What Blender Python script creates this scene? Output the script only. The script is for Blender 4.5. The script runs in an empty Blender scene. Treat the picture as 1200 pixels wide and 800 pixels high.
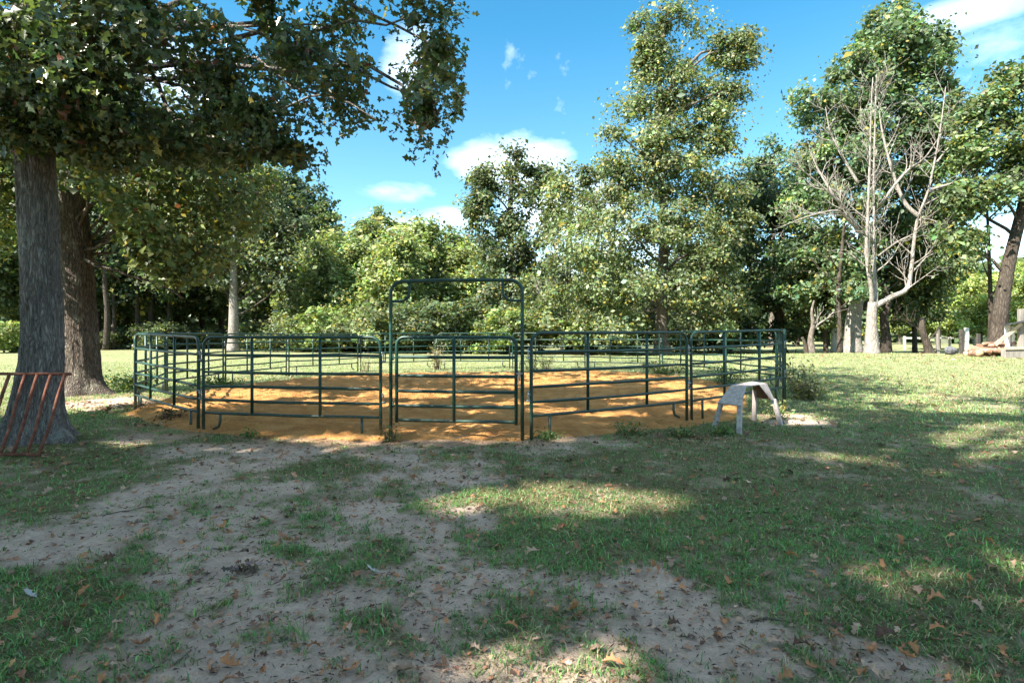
import bpy, math, random
import numpy as np
from mathutils import Vector, Matrix

random.seed(7)
RNG = np.random.default_rng(7)
S = bpy.context.scene
COL = S.collection
R = math.radians

# ------------------------------------------------------------------ camera
F, U0, V0, CH = 660.0, 600.0, 390.0, 1.45      # focal in photo px, principal column, horizon row, camera height
cam_d = bpy.data.cameras.new('camera')
cam_d.sensor_width = 36.0
cam_d.lens = F / 1200 * 36
cam_d.shift_y = -10 / 1200
cam_d.clip_start = 0.05
cam_d.clip_end = 2000
cam = bpy.data.objects.new('camera', cam_d)
COL.objects.link(cam)
cam.location = (0, 0, CH)
cam.rotation_euler = (R(90), 0, 0)
S.camera = cam

# ------------------------------------------------------------------ light
SUN_AZ, SUN_EL = R(-127), R(43)                 # azimuth from +Y towards +X
SUN = np.array([math.sin(SUN_AZ) * math.cos(SUN_EL), math.cos(SUN_AZ) * math.cos(SUN_EL), math.sin(SUN_EL)])
sl = bpy.data.lights.new('sun', 'SUN')
sl.energy = 2.0
sl.angle = R(0.55)
sl.color = (1.0, 0.94, 0.84)
so = bpy.data.objects.new('sun', sl)
COL.objects.link(so)
so.rotation_euler = Vector(SUN).to_track_quat('Z', 'Y').to_euler()

W = bpy.data.worlds.new('World')
S.world = W
W.use_nodes = True
nt = W.node_tree
nt.nodes.clear()


def nd(t, typ, **kw):
    n = t.nodes.new(typ)
    for k, v in kw.items():
        setattr(n, k, v)
    return n


def math_(t, op, a, b=None, c=None, clamp=False):
    n = nd(t, 'ShaderNodeMath', operation=op, use_clamp=clamp)
    for i, x in enumerate((a, b, c)):
        if x is None:
            continue
        if isinstance(x, (int, float)):
            n.inputs[i].default_value = x
        else:
            t.links.new(x, n.inputs[i])
    return n.outputs[0]


sky = nd(nt, 'ShaderNodeTexSky', sky_type='NISHITA', sun_disc=False)
sky.sun_elevation = SUN_EL
sky.sun_rotation = SUN_AZ
sky.air_density = 1.0
sky.dust_density = 0.6
sky.ozone_density = 1.6
tc = nd(nt, 'ShaderNodeTexCoord')
sep = nd(nt, 'ShaderNodeSeparateXYZ')
nt.links.new(tc.outputs['Generated'], sep.inputs[0])
az = math_(nt, 'ARCTAN2', sep.outputs[0], sep.outputs[1])
el = math_(nt, 'ARCSINE', sep.outputs[2])
cx = nd(nt, 'ShaderNodeCombineXYZ')
nt.links.new(az, cx.inputs[0])
nt.links.new(math_(nt, 'MULTIPLY', el, 2.2), cx.inputs[1])
ns = nd(nt, 'ShaderNodeTexNoise')
ns.inputs['Scale'].default_value = 6.0
ns.inputs['Detail'].default_value = 8
ns.inputs['Roughness'].default_value = 0.58
nt.links.new(cx.outputs[0], ns.inputs['Vector'])
nsw = nd(nt, 'ShaderNodeTexNoise')
nsw.inputs['Scale'].default_value = 2.2
nsw.inputs['Detail'].default_value = 9
nsw.inputs['Roughness'].default_value = 0.62
nsw.inputs['Distortion'].default_value = 0.6
nt.links.new(cx.outputs[0], nsw.inputs['Vector'])


def cloud_blob(u, v, ru, rv, gain):
    """a cumulus centred on a direction: soft ellipse in azimuth / elevation"""
    a0 = math.atan2(u - U0, F)
    e0 = math.atan2(V0 - v, math.hypot(F, u - U0))
    ra, re = ru / F * math.cos(a0), rv / F * math.cos(e0)
    da = math_(nt, 'DIVIDE', math_(nt, 'SUBTRACT', az, a0), ra)
    de = math_(nt, 'DIVIDE', math_(nt, 'SUBTRACT', el, e0), re)
    d2 = math_(nt, 'ADD', math_(nt, 'MULTIPLY', da, da), math_(nt, 'MULTIPLY', de, de))
    return math_(nt, 'MULTIPLY', math_(nt, 'SUBTRACT', 1.0, d2), gain, clamp=True)


blobs = [(605, 192, 92, 40, 1.15), (545, 300, 260, 60, .55), (655, 245, 100, 60, 1.0), (700, 320, 160, 70, .9), (535, 258, 60, 22, .6),
         (478, 226, 65, 16, .42), (5, 232, 60, 34, .9), (1160, 6, 130, 26, .6), (1185, 48, 80, 30, .5),
         (1190, 300, 90, 50, .8), (480, 70, 40, 60, .7), (190, 90, 90, 50, .8), (980, 300, 120, 60, .6), (360, 300, 70, 40, .5), (225, 320, 130, 60, .7)]
acc = None
for b in blobs:
    o = cloud_blob(*b)
    acc = o if acc is None else math_(nt, 'MAXIMUM', acc, o)
# the shaped clouds, broken up by noise, and thin wisps everywhere else
fl = math_(nt, 'MULTIPLY', math_(nt, 'SUBTRACT', math_(nt, 'ADD', acc, math_(nt, 'MULTIPLY', math_(nt, 'SUBTRACT', ns.outputs['Fac'], 0.5), 2.2)), 0.2), 1.15, clamp=True)
fl = math_(nt, 'MULTIPLY', fl, math_(nt, 'MULTIPLY', acc, 3.0, clamp=True))
wisp = math_(nt, 'MULTIPLY', math_(nt, 'SUBTRACT', nsw.outputs['Fac'], 0.60), 1.6, clamp=True)
# clouds added over the whole dome, mostly out of view, to lighten the shade
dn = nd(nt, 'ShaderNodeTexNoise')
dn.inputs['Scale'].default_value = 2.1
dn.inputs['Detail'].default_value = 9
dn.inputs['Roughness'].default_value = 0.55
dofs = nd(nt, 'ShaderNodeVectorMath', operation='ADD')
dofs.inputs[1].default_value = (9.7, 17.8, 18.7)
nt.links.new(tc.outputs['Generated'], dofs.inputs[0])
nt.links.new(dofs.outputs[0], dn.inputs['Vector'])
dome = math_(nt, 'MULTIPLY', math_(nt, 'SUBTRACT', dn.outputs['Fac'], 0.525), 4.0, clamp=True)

cl = math_(nt, 'MAXIMUM', math_(nt, 'MULTIPLY', fl, 0.22), math_(nt, 'MULTIPLY', wisp, 0.08))
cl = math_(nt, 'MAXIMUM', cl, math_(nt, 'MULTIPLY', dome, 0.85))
# a slightly more cyan and saturated blue, as in the photograph
hs = nd(nt, 'ShaderNodeMix', data_type='RGBA', blend_type='MULTIPLY')
hs.inputs['Factor'].default_value = 1.0
nt.links.new(sky.outputs[0], hs.inputs['A'])
tn = nd(nt, 'ShaderNodeMix', data_type='RGBA')
tn.inputs['A'].default_value = (0.195, 0.222, 0.208, 1)
tn.inputs['B'].default_value = (0.062, 0.180, 0.198, 1)
nt.links.new(math_(nt, 'MULTIPLY', el, 2.0, clamp=True), tn.inputs['Factor'])
nt.links.new(tn.outputs['Result'], hs.inputs['B'])
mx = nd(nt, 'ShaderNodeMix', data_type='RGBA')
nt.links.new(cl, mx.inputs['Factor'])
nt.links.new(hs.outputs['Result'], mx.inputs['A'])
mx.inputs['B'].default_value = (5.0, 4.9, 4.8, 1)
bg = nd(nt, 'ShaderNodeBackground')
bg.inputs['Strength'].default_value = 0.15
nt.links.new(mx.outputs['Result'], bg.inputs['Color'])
wo = nd(nt, 'ShaderNodeOutputWorld')
nt.links.new(bg.outputs[0], wo.inputs[0])

S.view_settings.view_transform = 'Standard'
S.view_settings.look = 'None'
S.view_settings.exposure = 3.3
S.view_settings.gamma = 1.0
S.render.engine = 'CYCLES'
S.cycles.max_bounces = 7
S.cycles.diffuse_bounces = 4
S.cycles.transmission_bounces = 4
S.cycles.glossy_bounces = 2
S.cycles.caustics_reflective = False
S.cycles.caustics_refractive = False


# ------------------------------------------------------------------ helpers
def at(u, v, Y):
    return np.array([(u - U0) / F * Y, Y, CH - (v - V0) / F * Y])


def ground_px(u, v):
    Y = CH * F / (v - V0)
    return (u - U0) / F * Y, Y


def hash2(xi, yi, seed):
    h = (xi.astype(np.int64) * 374761393 + yi.astype(np.int64) * 668265263 + seed * 1442695041) & 0xffffffff
    h = ((h ^ (h >> 13)) * 1274126177) & 0xffffffff
    h = (h ^ (h >> 16)) & 0xffffffff
    return h / 4294967295.0


def vnoise(x, y, seed=0):
    x = np.asarray(x, float); y = np.asarray(y, float)
    xi = np.floor(x); yi = np.floor(y)
    fx = x - xi; fy = y - yi
    fx = fx * fx * (3 - 2 * fx); fy = fy * fy * (3 - 2 * fy)
    a = hash2(xi, yi, seed); b = hash2(xi + 1, yi, seed)
    c = hash2(xi, yi + 1, seed); d = hash2(xi + 1, yi + 1, seed)
    return (a * (1 - fx) + b * fx) * (1 - fy) + (c * (1 - fx) + d * fx) * fy


def fbm(x, y, seed=0, octv=4):
    s = 0; a = 0.5; t = 0
    for k in range(octv):
        s = s + a * vnoise(x * 2 ** k, y * 2 ** k, seed + k * 17)
        t += a; a *= 0.5
    return s / t


def mesh_np(name, verts, faces, mat=None, smooth=False, tint=None, parent=None, extra=None):
    """verts (n,3); faces (m,3) or (m,4) integer array -> one mesh object"""
    me = bpy.data.meshes.new(name)
    verts = np.asarray(verts, np.float32); faces = np.asarray(faces, np.int32)
    k = faces.shape[1]
    me.vertices.add(len(verts)); me.vertices.foreach_set('co', verts.ravel())
    me.loops.add(faces.size); me.loops.foreach_set('vertex_index', faces.ravel())
    me.polygons.add(len(faces))
    me.polygons.foreach_set('loop_start', np.arange(0, faces.size, k, dtype=np.int32))
    me.polygons.foreach_set('loop_total', np.full(len(faces), k, np.int32))
    if smooth:
        me.polygons.foreach_set('use_smooth', np.ones(len(faces), bool))
    me.update(calc_edges=True)
    if tint is not None:
        a = me.color_attributes.new('tint', 'FLOAT_COLOR', 'POINT')
        a.data.foreach_set('color', np.c_[tint, np.ones(len(tint))].astype(np.float32).ravel())
    if extra:
        for n_, arr in extra.items():
            a = me.attributes.new(n_, 'FLOAT', 'POINT')
            a.data.foreach_set('value', np.asarray(arr, np.float32))
    if mat:
        me.materials.append(mat)
    o = bpy.data.objects.new(name, me)
    COL.objects.link(o)
    if parent:
        o.parent = parent
    return o


class MB:
    """collects tubes, boxes and plates, then becomes one mesh object"""
    def __init__(s):
        s.v = []; s.f = []

    def tube(s, path, rad, sides=8, cap=True):
        P = np.asarray(path, float); n = len(P)
        rad = np.broadcast_to(np.asarray(rad, float), (n,))
        T = np.gradient(P, axis=0)
        T /= np.linalg.norm(T, axis=1)[:, None] + 1e-9
        ref = np.array([0, 0, 1.0]) if abs(T[0, 2]) < 0.75 else np.array([0.0, 1.0, 0])
        a = np.cross(T[0], ref); A = []
        for k_ in range(n):
            a = a - T[k_] * float(a @ T[k_]); a = a / (np.linalg.norm(a) + 1e-9)
            A.append(a)
        A = np.array(A)
        B = np.cross(T, A)
        b0 = len(s.v)
        th = np.arange(sides) * 2 * np.pi / sides
        ring = P[:, None, :] + rad[:, None, None] * (np.cos(th)[None, :, None] * A[:, None, :] + np.sin(th)[None, :, None] * B[:, None, :])
        s.v.extend(map(tuple, ring.reshape(-1, 3)))
        for i in range(n - 1):
            for j in range(sides):
                k = (j + 1) % sides
                s.f.append((b0 + i * sides + j, b0 + i * sides + k, b0 + (i + 1) * sides + k, b0 + (i + 1) * sides + j))
        if cap:
            s.f.append(tuple(b0 + j for j in range(sides))[::-1])
            s.f.append(tuple(b0 + (n - 1) * sides + j for j in range(sides)))
        return s

    def plate(s, quad, th):
        q = [Vector(p) for p in quad]
        n = (q[1] - q[0]).cross(q[2] - q[0]).normalized() * th
        b = len(s.v); m = len(q)
        s.v.extend([tuple(p) for p in q]); s.v.extend([tuple(p - n) for p in q])
        s.f.append(tuple(range(b, b + m)))
        s.f.append(tuple(range(b + m, b + 2 * m))[::-1])
        for i in range(m):
            j = (i + 1) % m
            s.f.append((b + i, b + m + i, b + m + j, b + j))
        return s

    def beam(s, a, b_, w, t, up=(0, 0, 1)):
        a = Vector(a); b_ = Vector(b_); d = (b_ - a).normalized()
        x = d.cross(Vector(up)).normalized(); y = d.cross(x).normalized()
        o = len(s.v)
        for p in (a, b_):
            for i, j in ((-1, -1), (1, -1), (1, 1), (-1, 1)):
                s.v.append(tuple(p + x * i * w / 2 + y * j * t / 2))
        s.f += [(o, o + 3, o + 2, o + 1), (o + 4, o + 5, o + 6, o + 7)]
        for i in range(4):
            j = (i + 1) % 4
            s.f.append((o + i, o + j, o + 4 + j, o + 4 + i))
        return s

    def build(s, name, mat, parent=None, smooth=True, bevel=0):
        me = bpy.data.meshes.new(name)
        me.from_pydata(s.v, [], s.f)
        me.polygons.foreach_set('use_smooth', np.full(len(me.polygons), smooth))
        me.update()
        me.materials.append(mat)
        o = bpy.data.objects.new(name, me)
        COL.objects.link(o)
        if parent:
            o.parent = parent
        if bevel:
            b = o.modifiers.new('bevel', 'BEVEL'); b.width = bevel; b.segments = 2; b.limit_method = 'ANGLE'
        return o


def tag(o, label=None, cat=None, group=None, kind=None):
    if label: o['label'] = label
    if cat: o['category'] = cat
    if group: o['group'] = group
    if kind: o['kind'] = kind
    return o


def empty(name, loc, rz=0):
    o = bpy.data.objects.new(name, None)
    o.empty_display_size = 0.3
    COL.objects.link(o)
    o.location = loc
    o.rotation_euler = (0, 0, rz)
    return o


def copy_tree(o, parent=None):
    c = o.copy()
    COL.objects.link(c)
    c.parent = parent
    for ch in [x for x in list(o.children)]:
        copy_tree(ch, c)
    return c


# ------------------------------------------------------------------ materials
def new_mat(name):
    m = bpy.data.materials.new(name)
    m.use_nodes = True
    t = m.node_tree
    t.nodes.clear()
    out = nd(t, 'ShaderNodeOutputMaterial')
    p = nd(t, 'ShaderNodeBsdfPrincipled')
    t.links.new(p.outputs[0], out.inputs[0])
    return m, t, p, out


def noise(t, scale, detail=5, rough=0.6, vec=None, dist=0):
    n = nd(t, 'ShaderNodeTexNoise')
    n.inputs['Scale'].default_value = scale
    n.inputs['Detail'].default_value = detail
    n.inputs['Roughness'].default_value = rough
    n.inputs['Distortion'].default_value = dist
    if vec is not None:
        t.links.new(vec, n.inputs['Vector'])
    return n.outputs['Fac']


def ramp(t, fac, stops):
    n = nd(t, 'ShaderNodeValToRGB')
    cr = n.color_ramp
    while len(cr.elements) < len(stops):
        cr.elements.new(0.5)
    for e, (p, c) in zip(cr.elements, stops):
        e.position = p
        e.color = (c[0], c[1], c[2], 1) if not isinstance(c, (int, float)) else (c, c, c, 1)
    t.links.new(fac, n.inputs[0])
    return n.outputs[0]


def mapped(t, scale, coord='Object'):
    c = nd(t, 'ShaderNodeTexCoord')
    m = nd(t, 'ShaderNodeMapping')
    m.inputs['Scale'].default_value = scale
    t.links.new(c.outputs[coord], m.inputs[0])
    return m.outputs[0]


def bump(t, p, h, strength, dist):
    b = nd(t, 'ShaderNodeBump')
    b.inputs['Strength'].default_value = strength
    b.inputs['Distance'].default_value = dist
    t.links.new(h, b.inputs['Height'])
    t.links.new(b.outputs[0], p.inputs['Normal'])


def mixc(t, fac, a, b, blend='MIX'):
    n = nd(t, 'ShaderNodeMix', data_type='RGBA', blend_type=blend)
    for key, x in (('Factor', fac), ('A', a), ('B', b)):
        if isinstance(x, (int, float)):
            n.inputs[key].default_value = x
        elif isinstance(x, tuple):
            n.inputs[key].default_value = (*x, 1)
        else:
            t.links.new(x, n.inputs[key])
    return n.outputs['Result']


def leaf_mat(name, transl=0.4, rough=0.45, spec=0.35):
    m, t, p, out = new_mat(name)
    a = nd(t, 'ShaderNodeAttribute', attribute_name='tint')
    t.links.new(a.outputs['Color'], p.inputs['Base Color'])
    p.inputs['Roughness'].default_value = rough
    p.inputs['Specular IOR Level'].default_value = spec
    tr = nd(t, 'ShaderNodeBsdfTranslucent')
    tc_ = mixc(t, 1.0, a.outputs['Color'], (1.2, 1.3, 0.68), 'MULTIPLY')
    t.links.new(tc_, tr.inputs[0])
    mxs = nd(t, 'ShaderNodeMixShader')
    mxs.inputs[0].default_value = transl
    t.links.new(p.outputs[0], mxs.inputs[1])
    t.links.new(tr.outputs[0], mxs.inputs[2])
    t.links.new(mxs.outputs[0], out.inputs[0])
    return m


def bark_mat(name, dark, light, scale=9.0, lichen=None, strength=0.9, dist=0.03):
    m, t, p, out = new_mat(name)
    v = mapped(t, (1, 1, 0.2))
    vo = nd(t, 'ShaderNodeTexVoronoi', feature='DISTANCE_TO_EDGE')
    vo.inputs['Scale'].default_value = scale * 4.5
    mixv = nd(t, 'ShaderNodeVectorMath', operation='ADD')
    nz = nd(t, 'ShaderNodeTexNoise'); nz.inputs['Scale'].default_value = scale * 1.5
    t.links.new(v, nz.inputs['Vector'])
    sc = nd(t, 'ShaderNodeVectorMath', operation='SCALE'); sc.inputs['Scale'].default_value = 0.16
    t.links.new(nz.outputs['Color'], sc.inputs[0])
    t.links.new(v, mixv.inputs[0]); t.links.new(sc.outputs[0], mixv.inputs[1])
    t.links.new(mixv.outputs[0], vo.inputs['Vector'])
    fine = noise(t, scale * 5, 6, 0.65, v)
    h = math_(t, 'ADD', math_(t, 'MULTIPLY', vo.outputs[0], 1.6, clamp=True), math_(t, 'MULTIPLY', fine, 1.0))
    big = noise(t, 1.6, 4, 0.6, mapped(t, (1, 1, 0.5)))
    c = ramp(t, math_(t, 'MULTIPLY', h, 0.78), [(0.28, dark), (0.62, tuple(0.5 * (a + b) for a, b in zip(dark, light))), (1.0, light)])
    c = mixc(t, ramp(t, big, [(0.35, 0.0), (0.7, 1.0)]), mixc(t, 1.0, c, (0.72, 0.70, 0.68), 'MULTIPLY'), c)
    if lichen:
        c = mixc(t, ramp(t, noise(t, 3.2, 6, 0.7, mapped(t, (1, 1, 0.6))), [(0.56, 0.0), (0.68, 0.8)]), c, lichen)
    t.links.new(c, p.inputs['Base Color'])
    p.inputs['Roughness'].default_value = 0.95
    p.inputs['Specular IOR Level'].default_value = 0.15
    bump(t, p, h, strength, dist)
    return m


M_leaf = leaf_mat('leaf', 0.38)
M_leaf_near = leaf_mat('oak_leaf', 0.34, 0.30, 0.55)
M_grass = leaf_mat('grass_blade', 0.30, 0.55, 0.25)
M_dry = leaf_mat('dry_leaf', 0.18, 0.75, 0.15)
M_bark_oak = bark_mat('grey_oak_bark', (0.10, 0.088, 0.08), (0.43, 0.39, 0.36), 7.0, (0.37, 0.38, 0.33), strength=1.0, dist=0.04)
M_bark_brown = bark_mat('brown_oak_bark', (0.045, 0.036, 0.03), (0.29, 0.24, 0.20), 6.0, (0.30, 0.28, 0.22), 1.0, 0.05)
M_bark_far = bark_mat('far_bark', (0.09, 0.075, 0.062), (0.30, 0.26, 0.22), 3.0, None, 0.6, 0.04)
M_bark_dark = bark_mat('dark_bark', (0.03, 0.025, 0.02), (0.13, 0.105, 0.085), 3.0, None, 0.6, 0.04)
M_bark_pale = bark_mat('pale_bark', (0.15, 0.13, 0.115), (0.48, 0.44, 0.40), 3.0, (0.30, 0.28, 0.25), 0.5, 0.03)


def ground_material():
    m, t, p, out = new_mat('ground_soil_and_turf')
    co = mapped(t, (1, 1, 1))
    a = nd(t, 'ShaderNodeAttribute', attribute_name='grassy')
    g = a.outputs['Fac']
    n_f = noise(t, 55, 6, 0.7, co)
    n_m = noise(t, 9, 6, 0.65, co)
    n_b = noise(t, 0.9, 5, 0.6, co)
    # grassiness broken up by finer noise
    gg = math_(t, 'ADD', g, math_(t, 'MULTIPLY', math_(t, 'SUBTRACT', n_m, 0.5), 0.9))
    gg = math_(t, 'ADD', gg, math_(t, 'MULTIPLY', math_(t, 'SUBTRACT', n_f, 0.5), 0.5))
    gfac = ramp(t, gg, [(0.34, 0.0), (0.95, 1.0)])
    dirt = ramp(t, n_m, [(0.3, (0.48, 0.35, 0.265)), (0.5, (0.62, 0.475, 0.375)), (0.72, (0.70, 0.555, 0.445))])
    dirt = mixc(t, ramp(t, n_f, [(0.58, 0.0), (0.76, 0.6)]), dirt, (0.28, 0.205, 0.16))
    n_v = noise(t, 140, 4, 0.75, co)
    dirt = mixc(t, ramp(t, n_v, [(0.54, 0.0), (0.7, 0.6)]), dirt, (0.22, 0.165, 0.13))
    n_s = noise(t, 20, 7, 0.75, mapped(t, (1, 1, 1)), 1.5)
    dirt = mixc(t, ramp(t, n_s, [(0.56, 0.0), (0.66, 0.45)]), dirt, (0.28, 0.21, 0.165))
    dirt = mixc(t, ramp(t, n_b, [(0.4, 0.0), (0.65, 0.45)]), dirt, (0.44, 0.345, 0.275))
    thatch = ramp(t, n_f, [(0.3, (0.075, 0.07, 0.033)), (0.5, (0.15, 0.135, 0.065)), (0.7, (0.27, 0.22, 0.13))])
    far = ramp(t, noise(t, 5, 6, 0.75, mapped(t, (1, 0.5, 1))), [(0.3, (0.15, 0.185, 0.075)), (0.52, (0.21, 0.235, 0.105)), (0.72, (0.29, 0.285, 0.15))])
    far = mixc(t, ramp(t, noise(t, 0.35, 5, 0.6, co), [(0.4, 0.0), (0.65, 0.55)]), far, (0.28, 0.265, 0.145))
    a2 = nd(t, 'ShaderNodeAttribute', attribute_name='farness')
    turf = mixc(t, a2.outputs['Fac'], thatch, far)
    a3 = nd(t, 'ShaderNodeAttribute', attribute_name='sandy')
    dirt = mixc(t, a3.outputs['Fac'], dirt, (0.36, 0.19, 0.08))
    c = mixc(t, gfac, dirt, turf)
    t.links.new(c, p.inputs['Base Color'])
    p.inputs['Roughness'].default_value = 0.97
    p.inputs['Specular IOR Level'].default_value = 0.1
    h = math_(t, 'ADD', math_(t, 'MULTIPLY', n_m, 0.8), math_(t, 'MULTIPLY', n_f, 0.5))
    clod = nd(t, 'ShaderNodeTexVoronoi'); clod.inputs['Scale'].default_value = 26
    t.links.new(co, clod.inputs['Vector'])
    h = math_(t, 'ADD', h, math_(t, 'MULTIPLY', clod.outputs[0], -0.35))
    bump(t, p, h, 1.0, 0.07)
    return m


def sand_material():
    m, t, p, out = new_mat('orange_sand')
    co = mapped(t, (1, 1, 1))
    n1 = noise(t, 2.2, 6, 0.62, co)
    n2 = noise(t, 24, 6, 0.7, co)
    c = ramp(t, n1, [(0.3, (0.36, 0.165, 0.055)), (0.5, (0.50, 0.245, 0.08)), (0.7, (0.60, 0.33, 0.125))])
    c = mixc(t, ramp(t, n2, [(0.56, 0.0), (0.74, 0.6)]), c, (0.32, 0.135, 0.05))
    t.links.new(c, p.inputs['Base Color'])
    p.inputs['Roughness'].default_value = 0.95
    p.inputs['Specular IOR Level'].default_value = 0.12
    bump(t, p, math_(t, 'ADD', math_(t, 'MULTIPLY', noise(t, 6, 5, 0.6, co), 1.0), math_(t, 'MULTIPLY', n2, 0.6)), 1.0, 0.10)
    return m


def paint_material():
    m, t, p, out = new_mat('dark_green_enamel_tube')
    co = mapped(t, (1, 1, 1))
    n1 = noise(t, 9, 5, 0.65, co)
    n2 = noise(t, 45, 4, 0.7, co)
    c = ramp(t, n1, [(0.3, (0.004, 0.026, 0.018)), (0.6, (0.007, 0.050, 0.034)), (0.8, (0.02, 0.085, 0.06))])
    c = mixc(t, ramp(t, n2, [(0.66, 0.0), (0.72, 0.8)]), c, (0.17, 0.17, 0.15))
    # mud and rust towards the ground
    sp_ = nd(t, 'ShaderNodeSeparateXYZ'); t.links.new(co, sp_.inputs[0])
    low = math_(t, 'SUBTRACT', 0.42, math_(t, 'MULTIPLY', sp_.outputs[2], 1.1))
    mud = math_(t, 'MULTIPLY', math_(t, 'ADD', low, math_(t, 'MULTIPLY', math_(t, 'SUBTRACT', noise(t, 16, 6, 0.7, co), 0.5), 1.6)), 1.6, clamp=True)
    c = mixc(t, math_(t, 'MULTIPLY', mud, 0.6), c, (0.17, 0.10, 0.055))
    c = mixc(t, ramp(t, noise(t, 23, 5, 0.7, co), [(0.66, 0.0), (0.70, 0.85)]), c, (0.13, 0.055, 0.03))
    t.links.new(c, p.inputs['Base Color'])
    t.links.new(ramp(t, n1, [(0.3, 0.34), (0.7, 0.55)]), p.inputs['Roughness'])
    p.inputs['Specular IOR Level'].default_value = 0.5
    bump(t, p, n2, 0.12, 0.003)
    return m


def simple_mat(name, stops, scale=8, rough=0.85, stretch=(1, 1, 1), metallic=0.0, bmp=0.4, bd=0.01):
    m, t, p, out = new_mat(name)
    n = noise(t, scale, 6, 0.68, mapped(t, stretch))
    t.links.new(ramp(t, n, stops), p.inputs['Base Color'])
    p.inputs['Roughness'].default_value = rough
    p.inputs['Metallic'].default_value = metallic
    p.inputs['Specular IOR Level'].default_value = 0.25
    bump(t, p, n, bmp, bd)
    return m


M_ground = ground_material()
M_sand = sand_material()
M_paint = paint_material()
M_zinc = simple_mat('galvanised_steel', [(0.3, (0.28, 0.30, 0.31)), (0.7, (0.5, 0.52, 0.53))], 30, 0.45, metallic=0.8)
M_rust = simple_mat('rusty_red_pipe', [(0.3, (0.075, 0.028, 0.018)), (0.5, (0.17, 0.062, 0.038)), (0.62, (0.26, 0.11, 0.07)), (0.75, (0.33, 0.19, 0.14))], 14, 0.8)
M_ply = simple_mat('weathered_plywood', [(0.3, (0.20, 0.165, 0.15)), (0.5, (0.36, 0.31, 0.285)), (0.7, (0.47, 0.415, 0.38))], 22, 0.85, (1, 1, 0.12), bmp=0.5, bd=0.006)
M_ply_raw = simple_mat('bare_brown_wood', [(0.3, (0.14, 0.07, 0.035)), (0.7, (0.26, 0.13, 0.07))], 18, 0.85, (1, 1, 0.15))
M_leg = simple_mat('pale_painted_leg', [(0.3, (0.24, 0.20, 0.19)), (0.5, (0.42, 0.37, 0.35)), (0.7, (0.54, 0.49, 0.46))], 14, 0.8)
M_twig = simple_mat('dead_twig', [(0.3, (0.06, 0.045, 0.035)), (0.7, (0.17, 0.13, 0.10))], 20, 0.9)
M_rock = simple_mat('grey_rock', [(0.3, (0.04, 0.04, 0.045)), (0.5, (0.10, 0.10, 0.11)), (0.7, (0.24, 0.24, 0.25))], 7, 0.9, bmp=0.9, bd=0.05)
M_log = simple_mat('log_bark', [(0.3, (0.10, 0.05, 0.03)), (0.5, (0.24, 0.13, 0.085)), (0.7, (0.40, 0.30, 0.23))], 6, 0.9, bmp=0.8, bd=0.03)
M_endgrain = simple_mat('cut_wood_end', [(0.3, (0.40, 0.22, 0.11)), (0.7, (0.58, 0.40, 0.24))], 9, 0.85)
M_post = simple_mat('weathered_post', [(0.3, (0.13, 0.115, 0.10)), (0.7, (0.30, 0.27, 0.24))], 10, 0.9, (1, 1, .15))
M_post_dark = simple_mat('dark_post', [(0.3, (0.035, 0.032, 0.028)), (0.7, (0.09, 0.08, 0.07))], 10, 0.9, (1, 1, .15))
M_post_white = simple_mat('white_post', [(0.3, (0.50, 0.49, 0.46)), (0.7, (0.74, 0.73, 0.70))], 7, 0.8, (1, 1, .3))
M_board = simple_mat('tan_board', [(0.3, (0.33, 0.25, 0.17)), (0.7, (0.52, 0.42, 0.31))], 9, 0.85, (1, 1, .3))
M_roofing = simple_mat('dark_roofing', [(0.3, (0.02, 0.022, 0.026)), (0.7, (0.06, 0.065, 0.07))], 6, 0.8)

# ------------------------------------------------------------------ terrain
JOINTS = [  # panel joints of the pen: X, Y, top row in the photograph, foot row
    (-1.79, 7.93, 395, 513), (-4.70, 8.48, 395, 505), (-7.04, 10.50, 391, 480), (-8.22, 13.36, 390.5, 460.5),
    (-8.40, 16.43, 391.2, 449.5), (-7.76, 19.45, 391.3, 441), (-5.96, 21.96, 391.2, 435), (-3.13, 23.16, 390.5, 432.5),
    (-0.03, 23.01, 390.3, 432.5), (2.92, 22.04, 389.7, 433.5), (5.33, 20.09, 389, 436.5), (6.52, 17.22, 388, 442),
    (6.65, 14.11, 387, 455), (5.43, 11.20, 386.5, 476), (2.92, 9.27, 389.5, 495.5), (0.21, 7.62, 390, 515)]


def hump(x, y):
    return 0.44 * np.exp(-((x - 19) ** 2 / (2 * 9.0 ** 2) + (y - 28) ** 2 / (2 * np.where(y < 28, 8.0, 4.0) ** 2)))


_jr = np.array([[j[0], j[1], CH - (j[3] - V0) * j[1] / F] for j in JOINTS])
_jr[:, 2] = np.clip(_jr[:, 2] - hump(_jr[:, 0], _jr[:, 1]), -0.06, 0.08)


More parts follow.
